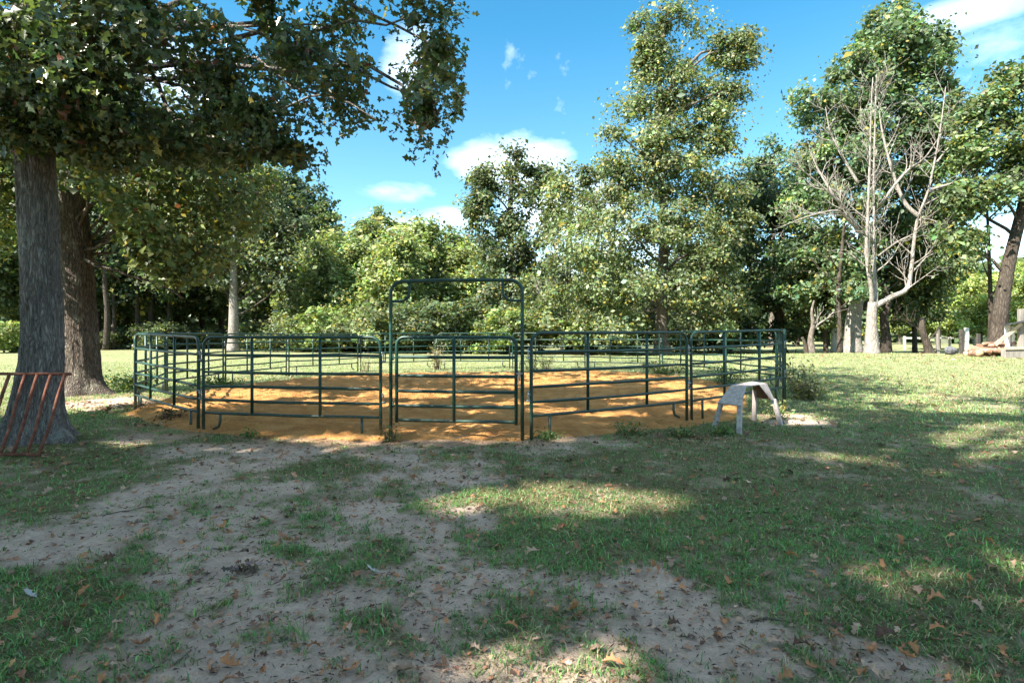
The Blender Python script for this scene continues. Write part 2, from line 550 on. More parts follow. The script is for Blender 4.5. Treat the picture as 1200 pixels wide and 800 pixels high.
def terrain(x, y, detail=True):
    x = np.asarray(x, float); y = np.asarray(y, float)
    z = hump(x, y)
    num = 0; den = 0.25
    for jx, jy, jz in _jr:
        w = np.exp(-((x - jx) ** 2 + (y - jy) ** 2) / (2 * 1.8 ** 2))
        num = num + w * jz; den = den + w
    z = z + num / den
    # raised soil round the two oaks
    z = z + 0.05 * np.exp(-((x + 6.3) ** 2 + (y - 7.5) ** 2) / 1.6) + 0.06 * np.exp(-((x + 9.8) ** 2 + (y - 12.9) ** 2) / 2.5)
    r = np.hypot(x, y)
    z = z + 0.25 * (fbm(x * 0.03, y * 0.03, 91, 3) - 0.5) * np.clip((r - 30) / 40, 0, 1)
    if detail:
        fade = np.clip((14 - r) / 10, 0, 1)
        hp = fbm(x * 6.5 + 31, y * 6.5, 8, 2)
        z = z - 0.022 * np.clip((hp - .60) / .08, 0, 1) * np.clip((9 - r) / 4, 0, 1)
        z = z + (0.07 * (fbm(x * 0.9, y * 0.9, 3, 3) - 0.5)) * fade + (0.03 * (fbm(x * 5, y * 5, 5, 3) - 0.5)) * fade + (0.016 * (fbm(x * 14, y * 14, 6, 2) - 0.5)) * np.clip((8 - r) / 5, 0, 1)
    return z


DIRT = [(330, 522, .9), (400, 524, .9), (480, 526, .8), (560, 522, .9), (625, 524, .6), (260, 540, .8), (225, 572, .75), (300, 570, .6),
        (170, 604, .6), (280, 610, .6), (110, 640, .5), (220, 650, .55), (50, 630, .35), (300, 690, .5), (190, 722, .42), (240, 780, .45),
        (110, 775, .28), (350, 620, .42), (340, 745, .36), (420, 600, .5), (520, 562, .5), (555, 612, .48), (480, 640, .45), (425, 690, .36),
        (600, 660, .36), (670, 695, .42), (540, 690, .35), (610, 760, .4), (740, 700, .34), (560, 792, .36), (460, 770, .3), (790, 745, .34),
        (900, 750, .22), (970, 775, .2), (850, 788, .25), (1050, 785, .18), (700, 785, .2), (500, 720, .3), (215, 530, .7), (175, 512, .6), (700, 516, .4), (420, 560, .4),
        (130, 474, .9), (930, 490, .5)]
GRASSY = [(60, 575, .55), (140, 545, .6), (30, 690, .3), (25, 750, .28), (640, 600, .5), (700, 565, .7), (450, 740, .18), (520, 530, .25),
          (370, 560, .45), (400, 535, .4), (590, 530, .35), (640, 740, .16), (370, 668, .22), (580, 570, .3), (330, 640, .16), (90, 700, .2), (420, 655, .22), (655, 640, .35)]
_dw = [(*ground_px(u, v), r) for u, v, r in DIRT]
_gw = [(*ground_px(u, v), r) for u, v, r in GRASSY]


def grassiness(x, y):
    x = np.asarray(x, float); y = np.asarray(y, float)
    wx = x + 0.35 * (fbm(x * 1.3, y * 1.3, 21, 3) - 0.5) * 2
    wy = y + 0.35 * (fbm(x * 1.3, y * 1.3, 22, 3) - 0.5) * 2
    d = np.zeros_like(x)
    for a, b, r in _dw:
        d = np.maximum(d, np.exp(-(((wx - a) ** 2 + (wy - b) ** 2) / (r * r)) ** 1.5 * 0.7))
    for a, b, r in _gw:
        d = d - 0.75 * np.exp(-((wx - a) ** 2 + (wy - b) ** 2) / (r * r))
    d = np.clip(d, 0, 1)
    n = fbm(x * 2.6, y * 2.6, 31, 4)
    base = 0.95 - 0.68 * d
    n5 = fbm(x * 7, y * 7, 33, 3)
    g = base + (n - 0.5) * (1.3 - 0.4 * (d < 0.1)) + (n5 - .5) * .5
    # bare, trodden soil behind and beside the camera's path carries on as a mix
    g = np.where(y < 1.6, 0.5 + (n - 0.5) * 1.6, g)
    return np.clip(g, 0, 1)


def sector_radii(r0, r1, n):
    return r0 * (r1 / r0) ** (np.arange(n) / (n - 1))


def build_ground():
    # fan of fine cells in front, coarse ones behind, reaching the horizon
    front = np.linspace(R(-54), R(54), 390)
    back = np.linspace(R(54), R(306), 70)[1:-1]
    th = np.concatenate([front, back])
    rr = np.concatenate([[0.02, 0.5, 1.0, 1.4], sector_radii(1.7, 60, 250), sector_radii(64, 900, 16)])
    A, Q = np.meshgrid(th, rr)
    X = np.sin(A) * Q; Y = np.cos(A) * Q
    x = X.ravel(); y = Y.ravel()
    z = terrain(x, y)
    n, m = A.shape
    i = np.arange(n - 1)[:, None]; j = np.arange(m)[None, :]; k = (j + 1) % m
    f = np.stack([i * m + j, i * m + k, (i + 1) * m + k, (i + 1) * m + j], -1).reshape(-1, 4)[:, ::-1]
    g = grassiness(x, y)
    r = np.hypot(x, y)
    far = np.clip((r - 9) / 14, 0, 1)
    g = np.where(r > 16, np.maximum(g, 0.9), g)
    z = z + 0.012 * (g - 0.5) * np.clip((12 - r) / 8, 0, 1)
    sd = sand_distance(x, y)
    sandy = np.clip(1 - (-sd) / 0.9, 0, 1) * (sd < 0) + (sd >= 0)
    sandy = np.clip(sandy * 0.8 + (fbm(x * 3, y * 3, 77, 3) - 0.5) * 0.5, 0, 1) * (sd > -0.9)
    g = np.where(sd > 0.1, 0, g)
    o = mesh_np('ground', np.c_[x, y, z], f, M_ground, True, extra={'grassy': g, 'farness': far, 'sandy': sandy})
    tag(o, kind='structure')


SAND_PX = [(150, 486), (176, 474), (232, 459), (290, 450), (340, 443.5), (420, 437.5), (520, 436), (600, 436), (690, 435.5), (745, 438),
           (800, 444), (852, 452), (876, 462), (874, 476), (850, 491), (800, 500), (720, 507), (645, 512), (600, 514), (460, 514),
           (360, 511), (300, 508.5), (235, 506.5), (190, 499)]
SAND_XY = np.array([ground_px(u, v) for u, v in SAND_PX])


def sand_distance(x, y):
    """signed distance to the sand outline, positive inside"""
    x = np.asarray(x, float); y = np.asarray(y, float)
    P = SAND_XY; n = len(P)
    best = np.full(x.shape, 1e9); inside = np.zeros(x.shape, bool)
    for i in range(n):
        ax, ay = P[i]; bx, by = P[(i + 1) % n]
        dx, dy = bx - ax, by - ay
        t = np.clip(((x - ax) * dx + (y - ay) * dy) / (dx * dx + dy * dy), 0, 1)
        best = np.minimum(best, np.hypot(x - ax - t * dx, y - ay - t * dy))
        c = ((ay > y) != (by > y)) & (x < (bx - ax) * (y - ay) / (by - ay + 1e-12) + ax)
        inside ^= c
    return np.where(inside, best, -best)


def build_sand():
    xs = np.arange(-9.5, 6.6, 0.055); ys = np.arange(7.2, 22.4, 0.065)
    X, Y = np.meshgrid(xs, ys)
    x = X.ravel(); y = Y.ravel()
    d = sand_distance(x, y) + 0.35 * (fbm(x * 1.7, y * 1.7, 41, 4) - 0.5)
    lift = 0.075 * (1 - np.exp(-np.clip(d + 0.02, 0, None) / 0.35)) - 0.12 * np.clip(-d - 0.02, 0, 0.5)
    ridge = 0.07 * np.exp(-((np.hypot(x + 6.2, y - 9.8) - 0.4) / 0.8) ** 2)
    n1 = fbm(x * 2.3, y * 2.3, 51, 3) - 0.5
    n2 = fbm(x * 6, y * 6, 52, 3) - 0.5
    rake = np.sin((np.hypot(x + 1.5, y - 15.5) + 0.8 * fbm(x * .6, y * .6, 9, 3)) * 9) * 0.004
    amp = np.clip(d / 0.3, 0, 1)
    n3 = fbm(x * 4.2 + 9, y * 4.2, 53, 2)
    pits = -0.045 * np.clip((n3 - .56) / .1, 0, 1)
    z = terrain(x, y) + lift + (0.035 * n1 + 0.06 * n2 + 0.045 * (fbm(x * 9, y * 9, 58, 2) - .5) + rake + pits) * amp + ridge * .7 * amp
    n, m = X.shape
    i = np.arange(n - 1)[:, None]; j = np.arange(m - 1)[None, :]
    f = np.stack([i * m + j, i * m + j + 1, (i + 1) * m + j + 1, (i + 1) * m + j], -1).reshape(-1, 4)
    keep = (d[f] > -0.16).any(1)
    f = f[keep]
    used = np.unique(f); idx = np.full(len(x), -1); idx[used] = np.arange(len(used))
    o = mesh_np('sand_floor', np.c_[x, y, z][used], idx[f], M_sand, True)
    tag(o, kind='structure')


build_ground()
build_sand()


def sand_z(x, y):
    return terrain(x, y) + np.where(sand_distance(x, y) > 0, 0.06, 0)


# ------------------------------------------------------------------ foliage machinery
def leaf_template(kind):
    if kind == 'oak':
        half = [(0, 0), (.26, .24), (.11, .40), (.36, .62), (.13, .76), (0, 1)]
        mid = (0, .5)
        v = [(0, 0, 0), (0, .5, -.03), (0, 1, -.06)]
        f = []
        for sgn in (1, -1):
            ids = [0]
            for (hx, hy) in half[1:-1]:
                ids.append(len(v)); v.append((sgn * hx, hy, abs(hx) * .35 - .05 * hy))
            ids.append(2)
            for a, b in zip(ids[:-1], ids[1:]):
                f.append((1, a, b) if sgn > 0 else (1, b, a))
        return np.array(v), np.array(f)
    if kind == 'spray':      # a small twig of three pointed leaves: reads as foliage from far away
        v = []; f = []
        for (a, l, w) in ((0, 1, .30), (0.9, .72, .26), (-0.8, .78, .26)):
            b = len(v); ca, sa = math.cos(a), math.sin(a)
            for (px, py, pz) in ((0, 0, 0), (w, .5, .06), (0, 1, -.04), (-w, .48, .06)):
                px *= l; py *= l
                v.append((px * ca + py * sa, py * ca - px * sa, pz))
            f += [(b, b + 1, b + 2), (b, b + 2, b + 3)]
        return np.array(v), np.array(f)
    v = np.array([(0, 0, 0), (.34, .45, .07), (0, 1, -.05), (-.34, .5, .07)])
    return v, np.array([(0, 1, 2), (0, 2, 3)])


def unit(a):
    return a / (np.linalg.norm(a, axis=-1, keepdims=True) + 1e-9)


def place_leaves(pos, nrm, size, kind):
    tv, tf = leaf_template(kind)
    n = len(pos)
    nrm = unit(nrm)
    d = RNG.normal(size=(n, 3)); d[:, 2] -= 0.35
    d = unit(d - nrm * (d * nrm).sum(1)[:, None])
    s = np.cross(d, nrm)
    sz = size[:, None, None]
    V = pos[:, None, :] + sz * (s[:, None, :] * tv[None, :, 0:1] + d[:, None, :] * tv[None, :, 1:2] + nrm[:, None, :] * tv[None, :, 2:3])
    Fc = tf[None] + (np.arange(n) * len(tv))[:, None, None]
    return V.reshape(-1, 3), Fc.reshape(-1, 3), len(tv)


def tints(n, base, var=0.25, yellow=0.08, ycol=(0.26, 0.22, 0.045), red=0.0):
    b = np.array(base)
    k = np.exp(RNG.normal(0, var, n))[:, None]
    c = b[None] * k
    c[:, 0] *= np.exp(RNG.normal(0, 0.16, n))
    c[:, 2] *= np.exp(RNG.normal(0, 0.2, n))
    yl = RNG.random(n) < yellow
    c[yl] = np.array(ycol) * np.exp(RNG.normal(0, .25, yl.sum()))[:, None]
    if red:
        rd = RNG.random(n) < red
        c[rd] = np.array((0.16, 0.055, 0.03)) * np.exp(RNG.normal(0, .3, rd.sum()))[:, None]
    return np.clip(c, 0.004, 0.6)


def clumps_in(ells, density):
    """clump centres spread through a list of ellipsoids (x,y,z,rx,ry,rz), favouring the shell"""
    out = []; own = []
    for k, e in enumerate(ells):
        vol = (e[3] * e[4] * e[5]) ** (2 / 3)
        n = max(6, int(vol * density * 1.5))
        d = unit(RNG.normal(size=(n, 3)))
        r = RNG.random(n) ** 0.5 * 1.22
        out.append(np.array(e[:3]) + d * r[:, None] * np.array(e[3:6]))
        own += [k] * n
    return np.concatenate(out), np.array(own)


def crown_leaves(cl, own, ells, n_leaf, clump_r, flat=0.7):
    w = np.exp(RNG.normal(0, .45, len(cl))); w /= w.sum()
    ci = RNG.choice(len(cl), n_leaf, p=w)
    g = RNG.normal(size=(n_leaf, 3)) * clump_r * 0.5 * np.exp(RNG.normal(0, .3, len(cl)))[ci][:, None]
    g[:, 2] *= flat
    rr = np.hypot(g[:, 0], g[:, 1])
    g[:, 2] -= rr * 0.28
    pos = cl[ci] + g
    ec = np.array([e[:3] for e in ells])[own[ci]]
    out = unit(pos - ec)
    nrm = out * 0.6 + np.array([0, 0, 0.55]) + RNG.normal(size=(n_leaf, 3)) * 0.6
    return pos, nrm, ci


def smooth_path(pts, n=8, wob=0.0):
    P = np.array(pts, float)
    t = np.linspace(0, len(P) - 1, n)
    out = []
    for x in t:
        i = min(int(x), len(P) - 2); f = x - i
        p0 = P[max(i - 1, 0)]; p1 = P[i]; p2 = P[i + 1]; p3 = P[min(i + 2, len(P) - 1)]
        out.append(0.5 * ((2 * p1) + (-p0 + p2) * f + (2 * p0 - 5 * p1 + 4 * p2 - p3) * f * f + (-p0 + 3 * p1 - 3 * p2 + p3) * f ** 3))
    out = np.array(out)
    if wob:
        out[1:-1] += RNG.normal(size=(len(out) - 2, 3)) * wob
    return out


def limb_network(mb, trunk, trad, ells, clumps, own, twig_frac=0.5, twig_r=0.03, first=0.25, sides=6, limb_k=0.5):
    """limbs from the trunk to each foliage mass, then twigs on to the leaf clumps"""
    pts = [trunk]; rads = [trad]
    L = len(trunk)
    for k, e in enumerate(ells):
        c = np.array(e[:3])
        hd = np.hypot(*(trunk[:, :2] - c[:2]).T)
        want = c[2] - 0.75 * hd
        i = int(np.argmin(abs(trunk[:, 2] - want) + 0.0 * hd))
        i = min(max(i, int(L * first)), L - 1)
        a = trunk[i]; dist = np.linalg.norm(c - a)
        if dist < 0.4:
            continue
        mid1 = a + (c - a) * 0.33 + np.array([0, 0, dist * 0.05]) + RNG.normal(size=3) * dist * 0.06
        mid2 = a + (c - a) * 0.66 + np.array([0, 0, dist * 0.07]) + RNG.normal(size=3) * dist * 0.07
        p = smooth_path([a, mid1, mid2, c], 10, dist * 0.012)
        r0 = min(trad[i] * 0.75, limb_k * trad[0] * 0.5 + 0.006 * dist)
        r = np.linspace(r0, max(r0 * 0.22, twig_r), 10)
        mb.tube(p, r, sides, False)
        pts.append(p); rads.append(r)
    allp = np.concatenate(pts); allr = np.concatenate(rads)
    sel = RNG.random(len(clumps)) < twig_frac
    for c in clumps[sel]:
        dd = np.linalg.norm(allp - c, axis=1) + 0.6 * np.clip(allp[:, 2] - c[2], 0, None)
        i = int(np.argmin(dd)); a = allp[i]
        dist = np.linalg.norm(c - a)
        if dist < 0.12:
            continue
        m1 = a + (c - a) * 0.5 + RNG.normal(size=3) * dist * 0.13 + np.array([0, 0, dist * 0.04])
        r0 = min(allr[i] * 0.7, twig_r * (0.6 + 0.35 * dist))
        mb.tube(smooth_path([a, m1, c], 5), np.linspace(r0, twig_r * 0.25, 5), 4, False)


def tree(name, label, base, trunk_pts, ells, n_leaf, leaf, clump_r, tint, bark, kind='simple', density=3.0, group=None, cat='tree',
         twig_frac=0.5, twig_r=0.03, yellow=0.06, red=0.0, keep=None, mat=None, first=0.25, trunk_build=None, flat=0.7, limb_k=0.3, var=0.25, clvar=0.25, sides=9, upper=None, bbark=None):
    """trunk_pts: [(x,y,z,radius)], ells: ellipsoids, all relative to base"""
    base = np.array(base, float)
    root = tag(empty(name, base), label, cat, group)
    tp = np.array(trunk_pts, float)
    path = smooth_path(tp[:, :3], 22)
    rad = np.interp(np.linspace(0, len(tp) - 1, 22), np.arange(len(tp)), tp[:, 3])
    mb = MB()
    if trunk_build is None:
        fl = rad.copy(); fl[0] *= 1.45; fl[1] *= 1.12
        path0 = path.copy(); path0[0, 2] -= 0.15
        mb.tube(path0, fl, sides, True)
        mb.build('trunk', bark, root)
    else:
        trunk_build(root, path, rad, bark)
    cl, own = clumps_in(ells, density)
    if keep is not None:
        ok = keep(cl + base)
        cl, own = cl[ok], own[ok]
    mb = MB()
    limb_network(mb, path, rad, ells, cl, own, twig_frac, twig_r, first, 6, limb_k)
    if mb.v:
        mb.build('branches', bbark or bark, root)
    pos, nrm, ci = crown_leaves(cl, own, ells, n_leaf, clump_r, flat)
    if keep is not None:
        ok = keep(pos + base, True)
        pos, nrm, ci = pos[ok], nrm[ok], ci[ok]
    n = len(pos)
    V, Fc, k = place_leaves(pos, nrm, leaf * np.exp(RNG.normal(-.04, .34, n)), kind)
    ck = np.exp(RNG.normal(0, clvar, len(cl)))
    c = tints(n, tint, var, yellow, red=red) * ck[ci][:, None]
    c = np.repeat(c, k, axis=0)
    if upper:
        cl2, own2 = clumps_in(upper[0], 2.0)
        pos, nrm, ci = crown_leaves(cl2, own2, upper[0], upper[1], 1.0)
        if keep is not None:
            Pw = pos + base; yy = np.maximum(Pw[:, 1], .3)
            seen = (Pw[:, 1] > .3) & (V0 - F * (Pw[:, 2] - CH) / yy > -70) & (abs(Pw[:, 0]) < 1.0 * yy)
            ok = keep(Pw, True) & ~seen; pos, nrm = pos[ok], nrm[ok]
        V2, F2, k2 = place_leaves(pos, nrm, upper[2] * np.exp(RNG.normal(0, .22, len(pos))), 'simple')
        F2 = F2 + len(V); V = np.concatenate([V, V2]); Fc = np.concatenate([Fc, F2])
        c = np.concatenate([c, np.repeat(tints(len(pos), tint, var, yellow), k2, 0)])
    cr = mesh_np('crown', V, Fc, mat or M_leaf, tint=c, parent=root)
    cr['kind'] = 'stuff'
    return root


# ground patches lit through gaps in the canopy (px in the photograph): leaves that would shade them are left off the crowns
_rl = np.random.default_rng(3)
LIT = [(_rl.uniform(170, 880), 437 + 52 * _rl.random() ** 1.3, _rl.uniform(8, 34), _rl.uniform(1.2, 3.2)) for _ in range(75)]
LIT += [(655, 585, 80, 26), (525, 588, 42, 13), (778, 588, 42, 13), (600, 772, 190, 46), (540, 745, 60, 20), (300, 792, 130, 22), (150, 640, 40, 10), (1165, 515, 70, 18), (1010, 545, 50, 8),
       (820, 572, 18, 8), (1180, 612, 32, 10), (935, 530, 45, 6), (930, 490, 45, 7), (1080, 470, 45, 5), (1150, 480, 60, 5), (420, 453, 70, 4), (545, 449, 90, 4), (300, 466, 60, 4),
       (500, 466, 80, 3), (260, 478, 30, 4), (640, 452, 30, 3), (690, 446, 60, 2.6), (470, 478, 40, 3), (650, 484, 30, 4), (720, 488, 40, 3), (200, 484, 40, 5), (400, 512, 60, 2.5),
       (110, 468, 30, 4), (165, 460, 20, 6), (600, 475, 30, 2), (380, 475, 30, 2.5), (160, 520, 50, 5), (560, 500, 30, 3)]


def shadow_px(P):
    t = P[:, 2] / SUN[2]
    gx = P[:, 0] - SUN[0] * t; gy = P[:, 1] - SUN[1] * t
    ok = gy > 1.0
    gys = np.where(ok, gy, 1.0)
    return U0 + F * gx / gys, V0 + F * CH / gys, ok, gx, gy


def sun_gaps(P):
    u, v, ok, gx, gy = shadow_px(P)
    hit = np.zeros(len(P), bool)
    for a, b, ru, rv in LIT:
        hit |= ok & (((u - a) / ru) ** 2 + ((v - b) / rv) ** 2 < 1.4)
    for Q in ((-10.2, 12.5, .35), (-10.15, 12.5, .8), (-10.1, 12.5, 1.25), (-9.95, 12.5, .55), (-10.2, 12.5, 1.9), (-10.0, 12.5, 2.6)):
        D_ = P - np.array(Q); t_ = D_ @ SUN
        hit |= (t_ > .3) & (np.linalg.norm(D_ - t_[:, None] * SUN, axis=1) < .17)
    # beyond these lines the field is sunlit in the photograph
    hit |= (gx > 13.2 + 0.8 * np.sin(gy * 1.7))
    hit |= (gy > 20.5 + 0.6 * np.sin(gx * 1.3))
    hit |= (gx < -6) & (gy > 15.5)
    hit |= (gx > -9.5) & (gx < -7.5) & (gy > 9.8) & (gy < 13)
    return hit


def vmax_near(u):
    return np.interp(u, [-60, 0, 60, 100, 130, 250, 300, 340, 366, 372, 380, 400, 430, 460, 476, 488, 512, 524, 540, 552, 556, 560],
                     [175, 172, 168, 190, 205, 210, 196, 196, 196, 222, 186, 168, 152, 165, 185, 200, 204, 170, 135, 60, 0, -400])


def keep_near(P, leaves=False):
    Y = np.where(P[:, 1] > 0.3, P[:, 1], 0.3)
    u = U0 + F * P[:, 0] / Y; v = V0 - F * (P[:, 2] - CH) / Y
    infr = (P[:, 1] > 0.3) & (v > -45) & (u > -40) & (u < 1240)
    jit = 46 * (fbm(P[:, 0] * 1.6, P[:, 2] * 1.6, 5, 3) - 0.5)
    ok = ~infr | ((v < vmax_near(u) + jit) & (u < 552 + jit * .9))
    # sky pocket between the sprays on the right
    pocket = (((u - 452) / 22) ** 2 + ((v - 108) / 26) ** 2 < 1) | (((u - 455) / 20) ** 2 + ((v - 60) / 16) ** 2 < 1) | (((u - 190) / 16) ** 2 + ((v - 75) / 10) ** 2 < 1) | (((u - 187) / 12) ** 2 + ((v - 112) / 18) ** 2 < 1)
    ok &= ~(infr & pocket & (RNG.random(len(P)) < .93))
    hole = fbm(P[:, 0] * 2.3 + 5, P[:, 2] * 2.3, 15, 3)
    ok &= ~(infr & (hole > .60))
    ok &= ~sun_gaps(P)
    if leaves:
        pass
        ok &= P[:, 2] > 1.9
    return ok


def keep_mid(P, leaves=False):
    Y = np.where(P[:, 1] > 0.3, P[:, 1], 0.3)
    u = U0 + F * P[:, 0] / Y; v = V0 - F * (P[:, 2] - CH) / Y
    infr = (P[:, 1] > 0.3) & (v > -15) & (u > -40) & (u < 1240)
    lim = np.interp(u, [-60, 0, 70, 110, 150, 200, 250, 290, 315, 330, 345], [330, 330, 220, 235, 300, 330, 325, 290, 255, 212, -400])
    ok = ~infr | (v < lim + 20 * (vnoise(P[:, 0], P[:, 2], 8) - 0.5))
    if leaves:
        ok &= ~(sun_gaps(P) & (RNG.random(len(P)) < .7))
    return ok


def keep_off(P, leaves=False):
    Y = np.where(P[:, 1] > 0.3, P[:, 1], 0.3)
    u = U0 + F * P[:, 0] / Y; v = V0 - F * (P[:, 2] - CH) / Y
    infr = (P[:, 1] > 0.3) & (v > -60) & (u > -60) & (u < 1260)
    ok = ~infr
    ok &= ~sun_gaps(P)
    if leaves:
        pass
    return ok


def px_ell(u, v, ru, rv, Y, rd, base):
    p = at(u, v, Y) - np.array(base)
    return (p[0], p[1], p[2], ru / F * Y, rd, rv / F * Y)


def oak_trunk(flare, flare_h, seed, buttress):
    """a high-resolution trunk with furrowed bark relief and root flare"""
    def fn(root, path, rad, bark):
        nr, na = 170, 120
        t = np.linspace(0, 1, nr) ** 1.25
        s = t * (len(path) - 1)
        i = np.minimum(s.astype(int), len(path) - 2); f = (s - i)[:, None]
        C = path[i] * (1 - f) + path[i + 1] * f
        Rr = (rad[i] * (1 - f[:, 0]) + rad[i + 1] * f[:, 0])
        C[0, 2] -= 0.12
        th = np.linspace(0, 2 * np.pi, na, endpoint=False)
        TH, Z = np.meshgrid(th, C[:, 2])
        h = np.clip(Z, 0, None)
        fl = flare * np.exp(-h / flare_h)
        lobes = sum(a * np.clip(np.cos(TH - b), 0, 1) ** p for a, b, p in buttress)
        rr = Rr[:, None] * (1 + fl * (0.12 + lobes))
        cs, sn = np.cos(TH) * 2.2, np.sin(TH) * 2.2
        furrow = fbm(cs * 4.2 + 7 + Z * .25, sn * 4.2 + Z * 1.1, seed, 4)
        furrow = np.abs(furrow - 0.5) * 2
        rough = fbm(cs * 11 + Z * .6, sn * 11 + Z * 4.5, seed + 5, 3)
        rr = rr + 0.032 * furrow + 0.016 * (rough - .5) + 0.05 * (fbm(cs * 1.2, sn * 1.2 + Z * .7, seed + 9, 2) - .5)
        V = np.stack([C[:, None, 0] + rr * np.cos(TH), C[:, None, 1] + rr * np.sin(TH), Z], -1).reshape(-1, 3)
        a = np.arange(nr - 1)[:, None]; b = np.arange(na)[None]; c = (b + 1) % na
        fc = np.stack([a * na + b, a * na + c, (a + 1) * na + c, (a + 1) * na + b], -1).reshape(-1, 4)
        mesh_np('trunk', V, fc, bark, True, parent=root)
    return fn


def gz(x, y):
    return float(terrain(np.array([x]), np.array([y]), False)[0])


# ------------------------------------------------------------------ the two oaks in front
B1 = (-6.28, 7.45, gz(-6.28, 7.45) - 0.02)
near_ells = [px_ell(*e, B1) for e in (
    (60, 60, 110, 80, 6.9, 1.2), (150, 60, 80, 70, 6.4, 1.1), (150, 140, 70, 50, 7.4, 1.0), (230, 60, 80, 70, 7.2, 1.3), (240, 150, 70, 40, 7.6, 1.0),
    (310, 40, 80, 60, 6.8, 1.2), (320, 130, 70, 55, 7.4, 1.0), (390, 30, 70, 50, 7.2, 1.1), (400, 110, 55, 45, 7.0, .8), (345, 175, 40, 30, 7.3, .6),
    (480, 20, 60, 45, 7.4, .9), (520, 60, 40, 50, 7.2, .7), (510, 120, 42, 40, 7.1, .6), (505, 175, 28, 28, 7.1, .5), (440, 140, 35, 25, 7.2, .5),
    (30, 130, 60, 40, 6.8, .8), (70, 160, 70, 30, 7.0, .6), (100, 100, 80, 50, 8.2, 1.0), (-60, 60, 90, 80, 7.4, 1.3))]
near_up = [(0, 0, 9, 4, 4, 2.5), (3.5, .5, 8.5, 3.4, 3.2, 2.2), (3.5, 2.5, 11, 3.5, 3.5, 2.4), (-3, 1, 10, 3.5, 3.5, 2.5), (0, -1, 13, 4, 4, 2.5), (1.5, 2, 15.5, 3, 3, 2),
           (6, 0, 8, 2.6, 3, 1.6), (2, -3.2, 9, 3.2, 2.6, 2.2), (2.5, 4, 14, 3, 3, 2), (6, 3, 10, 3, 3, 2)]
tree('oak_tree', 'grey barked oak with the rusty pipe rack leaning on it', B1,
     [(0, 0, 0, .24), (.02, .01, .7, .24), (.06, .02, 1.3, .225), (.02, 0, 2.6, .205), (-.05, 0, 4.2, .20), (-.1, .05, 6.5, .2), (0, .1, 10, .15), (.1, 0, 15, .05)],
     near_ells, 50000, 0.088, 0.42, (0.078, 0.108, 0.042), M_bark_oak, kind='oak', density=20, twig_frac=0.22, twig_r=0.010, yellow=0.06, red=0.02,
     keep=keep_near, mat=M_leaf_near, first=0.6, trunk_build=oak_trunk(1.25, 0.24, 11, [(1.25, -0.25, 12), (.65, -1.35, 12), (1.0, -2.35, 12), (.9, 2.6, 10), (.8, 1.1, 10)]), limb_k=.16, clvar=.2,
     upper=(near_up, 12500, .26), flat=.6)

B2 = (-9.85, 12.9, gz(-9.85, 12.9) - 0.02)
mid_ells = [px_ell(*e, B2) for e in (
    (150, 220, 60, 60, 12.5, 2.0), (210, 200, 70, 60, 13, 2.2), (280, 225, 40, 40, 13.5, 1.5), (180, 290, 60, 55, 12.2, 1.6), (240, 300, 50, 50, 13.5, 1.6),
    (140, 330, 35, 30, 14.5, 1.2), (215, 350, 45, 25, 13, 1.2), (20, 250, 45, 60, 13.2, 1.8), (30, 170, 60, 60, 13, 2.0), (110, 180, 50, 50, 11.6, 1.5), (250, 180, 60, 40, 12.6, 2))]
mid_up = [(2, 0, 9, 4, 4, 2.5), (-2, 1, 10, 4, 4, 3), (3, 2, 12, 4, 4, 2.6), (0, -1, 14, 4, 4, 2.8), (5, -1, 10, 3, 3, 2.2), (1, 2, 17, 3, 3, 2), (5, 2, 13, 3, 3, 2.2)]
tree('oak_tree', 'dark brown oak behind the grey one, patches of sun on its foot', B2,
     [(0, 0, 0, .37), (-.03, 0, .8, .355), (-.05, 0, 1.5, .335), (-.12, 0, 3.2, .29), (-.2, 0, 4.6, .24), (-.1, 0, 6.5, .2), (0, 0, 11, .13), (0, 0, 16, .05)],
     mid_ells, 88000, 0.112, 0.8, (0.115, 0.15, 0.058), M_bark_brown, kind='simple', density=6, twig_frac=0.4, twig_r=0.02, yellow=0.07, red=0.015,
     keep=keep_mid, mat=M_leaf, first=0.42, trunk_build=oak_trunk(0.9, 0.28, 29, [(1.3, -0.15, 9), (.8, -1.2, 10), (.9, -2.2, 9), (.8, -3.1, 9), (.7, 1.9, 8)]), limb_k=.13, upper=(mid_up, 14000, .28))

# oaks just outside the frame whose shade falls across the yard
off = [('tall oak behind the camera to the left', (-10.6, -5.2), 24, 6.0, 8.5), ('oak left of the camera, outside the frame', (-15.6, 1.4), 21, 5.6, 8),
       ('tall oak far behind the camera', (-5.4, -12.0), 25, 6.2, 9), ('oak behind the camera, rightmost of the shade trees', (.5, -18.5), 25, 6.2, 9), ('second row oak behind the camera to the left', (-16.5, -9.5), 26, 6.2, 11)]
for k, (lab, (bx, by), H, cr, z0) in enumerate(off):
    base = (bx, by, gz(bx, by))
    es = []
    for q in range(16):
        a = q * 2.4; rr_ = cr * (0.15 + 0.65 * ((q * 0.37) % 1))
        zz = z0 + 1.3 + (H - z0 - 2.5) * ((q * 0.61) % 1)
        sh = 1 - 0.4 * abs((zz - z0) / (H - z0) - 0.35)
        es.append((math.cos(a) * rr_ * sh, math.sin(a) * rr_ * sh, zz, 2.6 * sh, 2.6 * sh, 2.0))
    tree('oak_tree', lab, base, [(0, 0, 0, .42), (.1, 0, 4, .34), (0, .1, 10, .22), (0, 0, H - 1, .05)], es, 15000, 0.36, 1.0, (0.06, 0.095, 0.035),
         M_bark_far, density=5, twig_frac=.15, keep=keep_off, first=.35)

# ------------------------------------------------------------------ round pen
TUBE = 0.024
PH = 1.44                                        # panel height
RAILS = [1.175, 0.92, 0.705, 0.50, 0.31]


def arc(cx_, cz_, r, a0, a1, n=6):
    return [(cx_ + r * math.cos(a), 0, cz_ + r * math.sin(a)) for a in np.linspace(a0, a1, n)]


